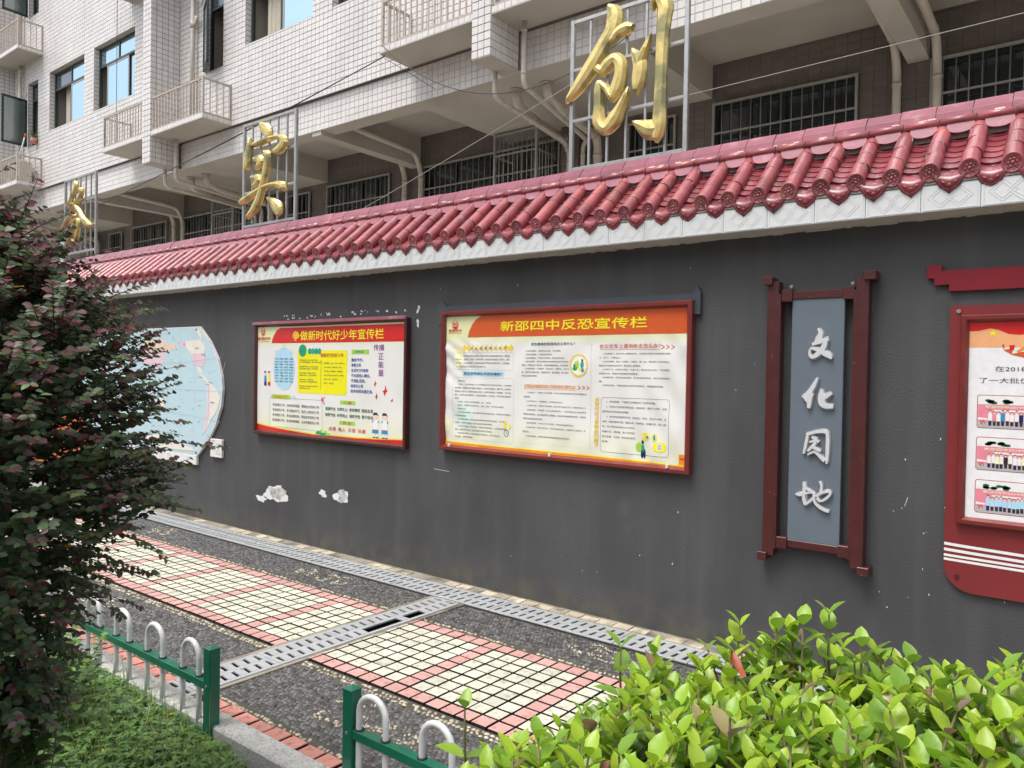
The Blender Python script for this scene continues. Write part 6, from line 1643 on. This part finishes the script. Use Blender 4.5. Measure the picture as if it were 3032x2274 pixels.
# grass blades
GV = [(-.5, 0, 0), (.5, 0, 0), (-.42, .35, .25), (.42, .35, .25), (-.28, .7, .38), (.28, .7, .38), (-.04, 1, .30), (.04, 1, .30)]
GF = [(0, 1, 3, 2), (2, 3, 5, 4), (4, 5, 7, 6)]
A = []; cols = []; n_ = 0
while n_ < 9000:
    x = q.uniform(-4.2, -2.2) if q.random() < .6 else q.uniform(-6., -1.9); y = q.uniform(-3.6, -2.47)
    if not in_bed(x, y): continue
    n_ += 1
    aa = q.uniform(0, 6.28); L_ = q.uniform(.06, .17)*(1.7 if q.random() < .22 else 1); w_ = q.uniform(.002, .005); el = q.uniform(.5, 1.35)
    dy = Vector((math.cos(aa)*math.cos(el), math.sin(aa)*math.cos(el), math.sin(el))); dx = Vector((-math.sin(aa), math.cos(aa), 0)); dz_ = dx.cross(dy)*-1
    if dz_.z > 0: dz_ = -dz_*.8
    A.append(np.array([[dx.x*w_, dy.x*L_, dz_.x*L_*-.8, x], [dx.y*w_, dy.y*L_, dz_.y*L_*-.8, y], [0, dy.z*L_, dz_.z*L_*.8, soil_z(x, y)]]))
    c = q.choice([(.19, .33, .08), (.24, .38, .10), (.14, .26, .06), (.40, .42, .18)]); cols += [(*c, 1.)]*8
V, F = mass(GV, GF, A)
o = link('grass', quadmesh('grass', V, F, M['herb'], True, cols)); tag(o, 'thin green grass blades growing up around the fence foot', 'grass', kind='stuff')
# tall weeds under the shrub
def weed(x, y, h, n_, label, sz0, cols, lean=(0, 0)):
    e = empty('weed', (x, y, -.04)); tag(e, label, 'plant')
    st = MB(); its = []
    for s3 in range(n_):
        a = q.uniform(0, 6.28); tip = Vector((x+lean[0]+q.uniform(-.16, .16), y+lean[1]+q.uniform(-.12, .12), h*q.uniform(.75, 1.05)))
        b0 = Vector((x+q.uniform(-.05, .05), y+q.uniform(-.05, .05), -.05)); mid = b0.lerp(tip, .5)+Vector((q.uniform(-.03, .03), q.uniform(-.03, .03), .05))
        st.tube([b0, mid, tip], [.003, .0024, .0012], 5)
        m2 = int(h/.028)
        for k in range(2, m2+1):
            t = k/m2; p_ = b0.lerp(mid, t*2) if t < .5 else mid.lerp(tip, t*2-1)
            for sd in (0, math.pi):
                aa = a+k*.9+sd; ld = Vector((math.cos(aa), math.sin(aa), q.uniform(-.2, .5))).normalized(); s_ = sz0*q.uniform(.7, 1.15)
                x_, y_, z_, _ = basis(ld, Vector((0, 0, 1)), s_); its.append((aff_b(x_, y_, z_, s_, p_, 1.25), q.choice(cols), (p_-CAM).length))
    st.build('stems', M['gtwig'], e)
    emit_leaves(its, LT, 'leaf', M['herb'], e, 26, 'foliage')
G1 = [(.075, .14, .035), (.10, .18, .045), (.06, .11, .03)]; G2 = [(.16, .29, .055), (.12, .23, .05)]
weed(-2.80, -3.30, .55, 9, 'tall broad leaved weed at the shrub foot, left of the visible fence hoops', .052, G1)
weed(-3.02, -3.30, .66, 9, 'tall leafy weed at the left photo edge below the dark red shrub', .055, G1)
weed(-3.55, -2.92, .30, 7, 'leafy weed growing through the fence under the shrub', .045, G1)
weed(-3.75, -2.80, .40, 5, 'low weed behind the shrub beside the fence', .04, G2)

# ------------------------------------------------------------------ cables, air conditioner, mop
def cable(pts, sag, r_, m_n, label, n_=16):
    mb = MB(); out = []
    for a, b in zip(pts[:-1], pts[1:]):
        a, b = Vector(a), Vector(b)
        for k in range(n_): t = k/n_; p_ = a.lerp(b, t); p_.z -= sag*4*t*(1-t); out.append(p_)
    out.append(Vector(pts[-1])); mb.tube(out, r_, 5); o = mb.build('cable', M[m_n]); tag(o, label, 'cable', 'cables strung across the facade'); return o
cable([(-7.62, 2.53, 5.86), (-3.9, 2.53, 5.05)], .62, .006, 'cable', 'dark sagging cable from the balcony corner to the nearest gold sign')
cable([(-7.66, 2.6, 5.74), (-17.2, 2.6, 4.66)], .05, .008, 'cable', 'long straight dark cable running down left behind the middle gold sign')
cable([(-7.66, 2.62, 5.76), (-12.4, 2.62, 5.16)], .02, .006, 'cable', 'second dark cable just above the long one, left of the balcony corner')
cable([(-5.62, .42, 3.06), (-3.2, .42, 3.74), (-3.0, .5, 3.8)], .01, .0032, 'lcable', 'thin pale wire rising right from the ridge between the middle and nearest signs')
cable([(-3.4, 1.5, 3.88), (-.1, 1.5, 3.94)], -.0, .0032, 'lcable', 'thin pale wire crossing level before the right barred windows')
cable([(-7.64, 2.6, 5.72), (-7.0, 2.9, 5.27)], .0, .004, 'cable', 'short loose dark wire hanging under the balcony slab')
cable([(-16.2, 3.04, 12.), (-16.2, 3.04, 7.1), (-15.9, 2.9, 5.9)], .0, .006, 'cable', 'thin vertical cable hanging down the facade over the left windows', 6)
e = empty('air_conditioner', (-20.75, 2.85, 5.87)); tag(e, 'pale air conditioner unit on the lower left balcony', 'air conditioner')
m_ = MB(); m_.cbox(-21.15, -20.40, 2.72, 3.0, 5.90, 6.42, .012); m_.build('casing', M['pipe'], e)
m_ = MB(); m_.tube([(-20.90, 2.705, 6.16), (-20.90, 2.722, 6.16)], .19, 24); m_.build('fan_grille', M['bars'], e)
m_ = MB(); m_.box(-21.1, -21.05, 2.74, 2.98, 5.862, 5.90); m_.box(-20.5, -20.45, 2.74, 2.98, 5.862, 5.90); m_.build('foot', M['black'], e)
e = empty('mop', (-20.6, 2.7, 5.87)); tag(e, 'white handled mop leaning on the lower left balcony', 'mop')
m_ = MB(); m_.tube([(-20.75, 2.68, 5.90), (-20.30, 2.80, 6.95)], .014, 8); m_.build('handle', M['white'], e)
m_ = MB(); m_.tube([(-20.30, 2.80, 6.94), (-20.27, 2.81, 7.02)], [.018, .022], 8); m_.build('grip', flat('red_plastic', (.6, .06, .03), .4), e)
m_ = MB()
for k in range(14): m_.tube([(-20.75, 2.68, 5.93), (-20.75+.09*math.cos(k*.45), 2.68+.06*math.sin(k*.45), 5.872)], .008, 5)
m_.build('mop_head', M['lcable'], e)
e = empty('potted_plant', (-20.3, 2.98, 6.84)); tag(e, 'small spiky potted plant on the sill of the open left window', 'plant')
m_ = MB(); m_.tube([(-20.42, 3.04, 6.875), (-20.42, 3.04, 7.0)], [.06, .08], 14); m_.build('pot', M['brick'], e)
A = []; cols = []
for k in range(46):
    aa = q.uniform(0, 6.28); el = q.uniform(.3, 1.4); L_ = q.uniform(.15, .30); w_ = .012
    dy = Vector((math.cos(aa)*math.cos(el), math.sin(aa)*math.cos(el), math.sin(el))); dx = Vector((-math.sin(aa), math.cos(aa), 0)); dz_ = dx.cross(dy)
    A.append(np.array([[dx.x*w_, dy.x*L_, dz_.x*L_*.5, -20.42], [dx.y*w_, dy.y*L_, dz_.y*L_*.5, 3.04], [0, dy.z*L_, -.3*L_, 7.0]])); cols += [(.10, .18, .05, 1.)]*8
V, F = mass(GV, GF, A); link('leaves', quadmesh('leaves', V, F, M['herb'], True, cols), e)
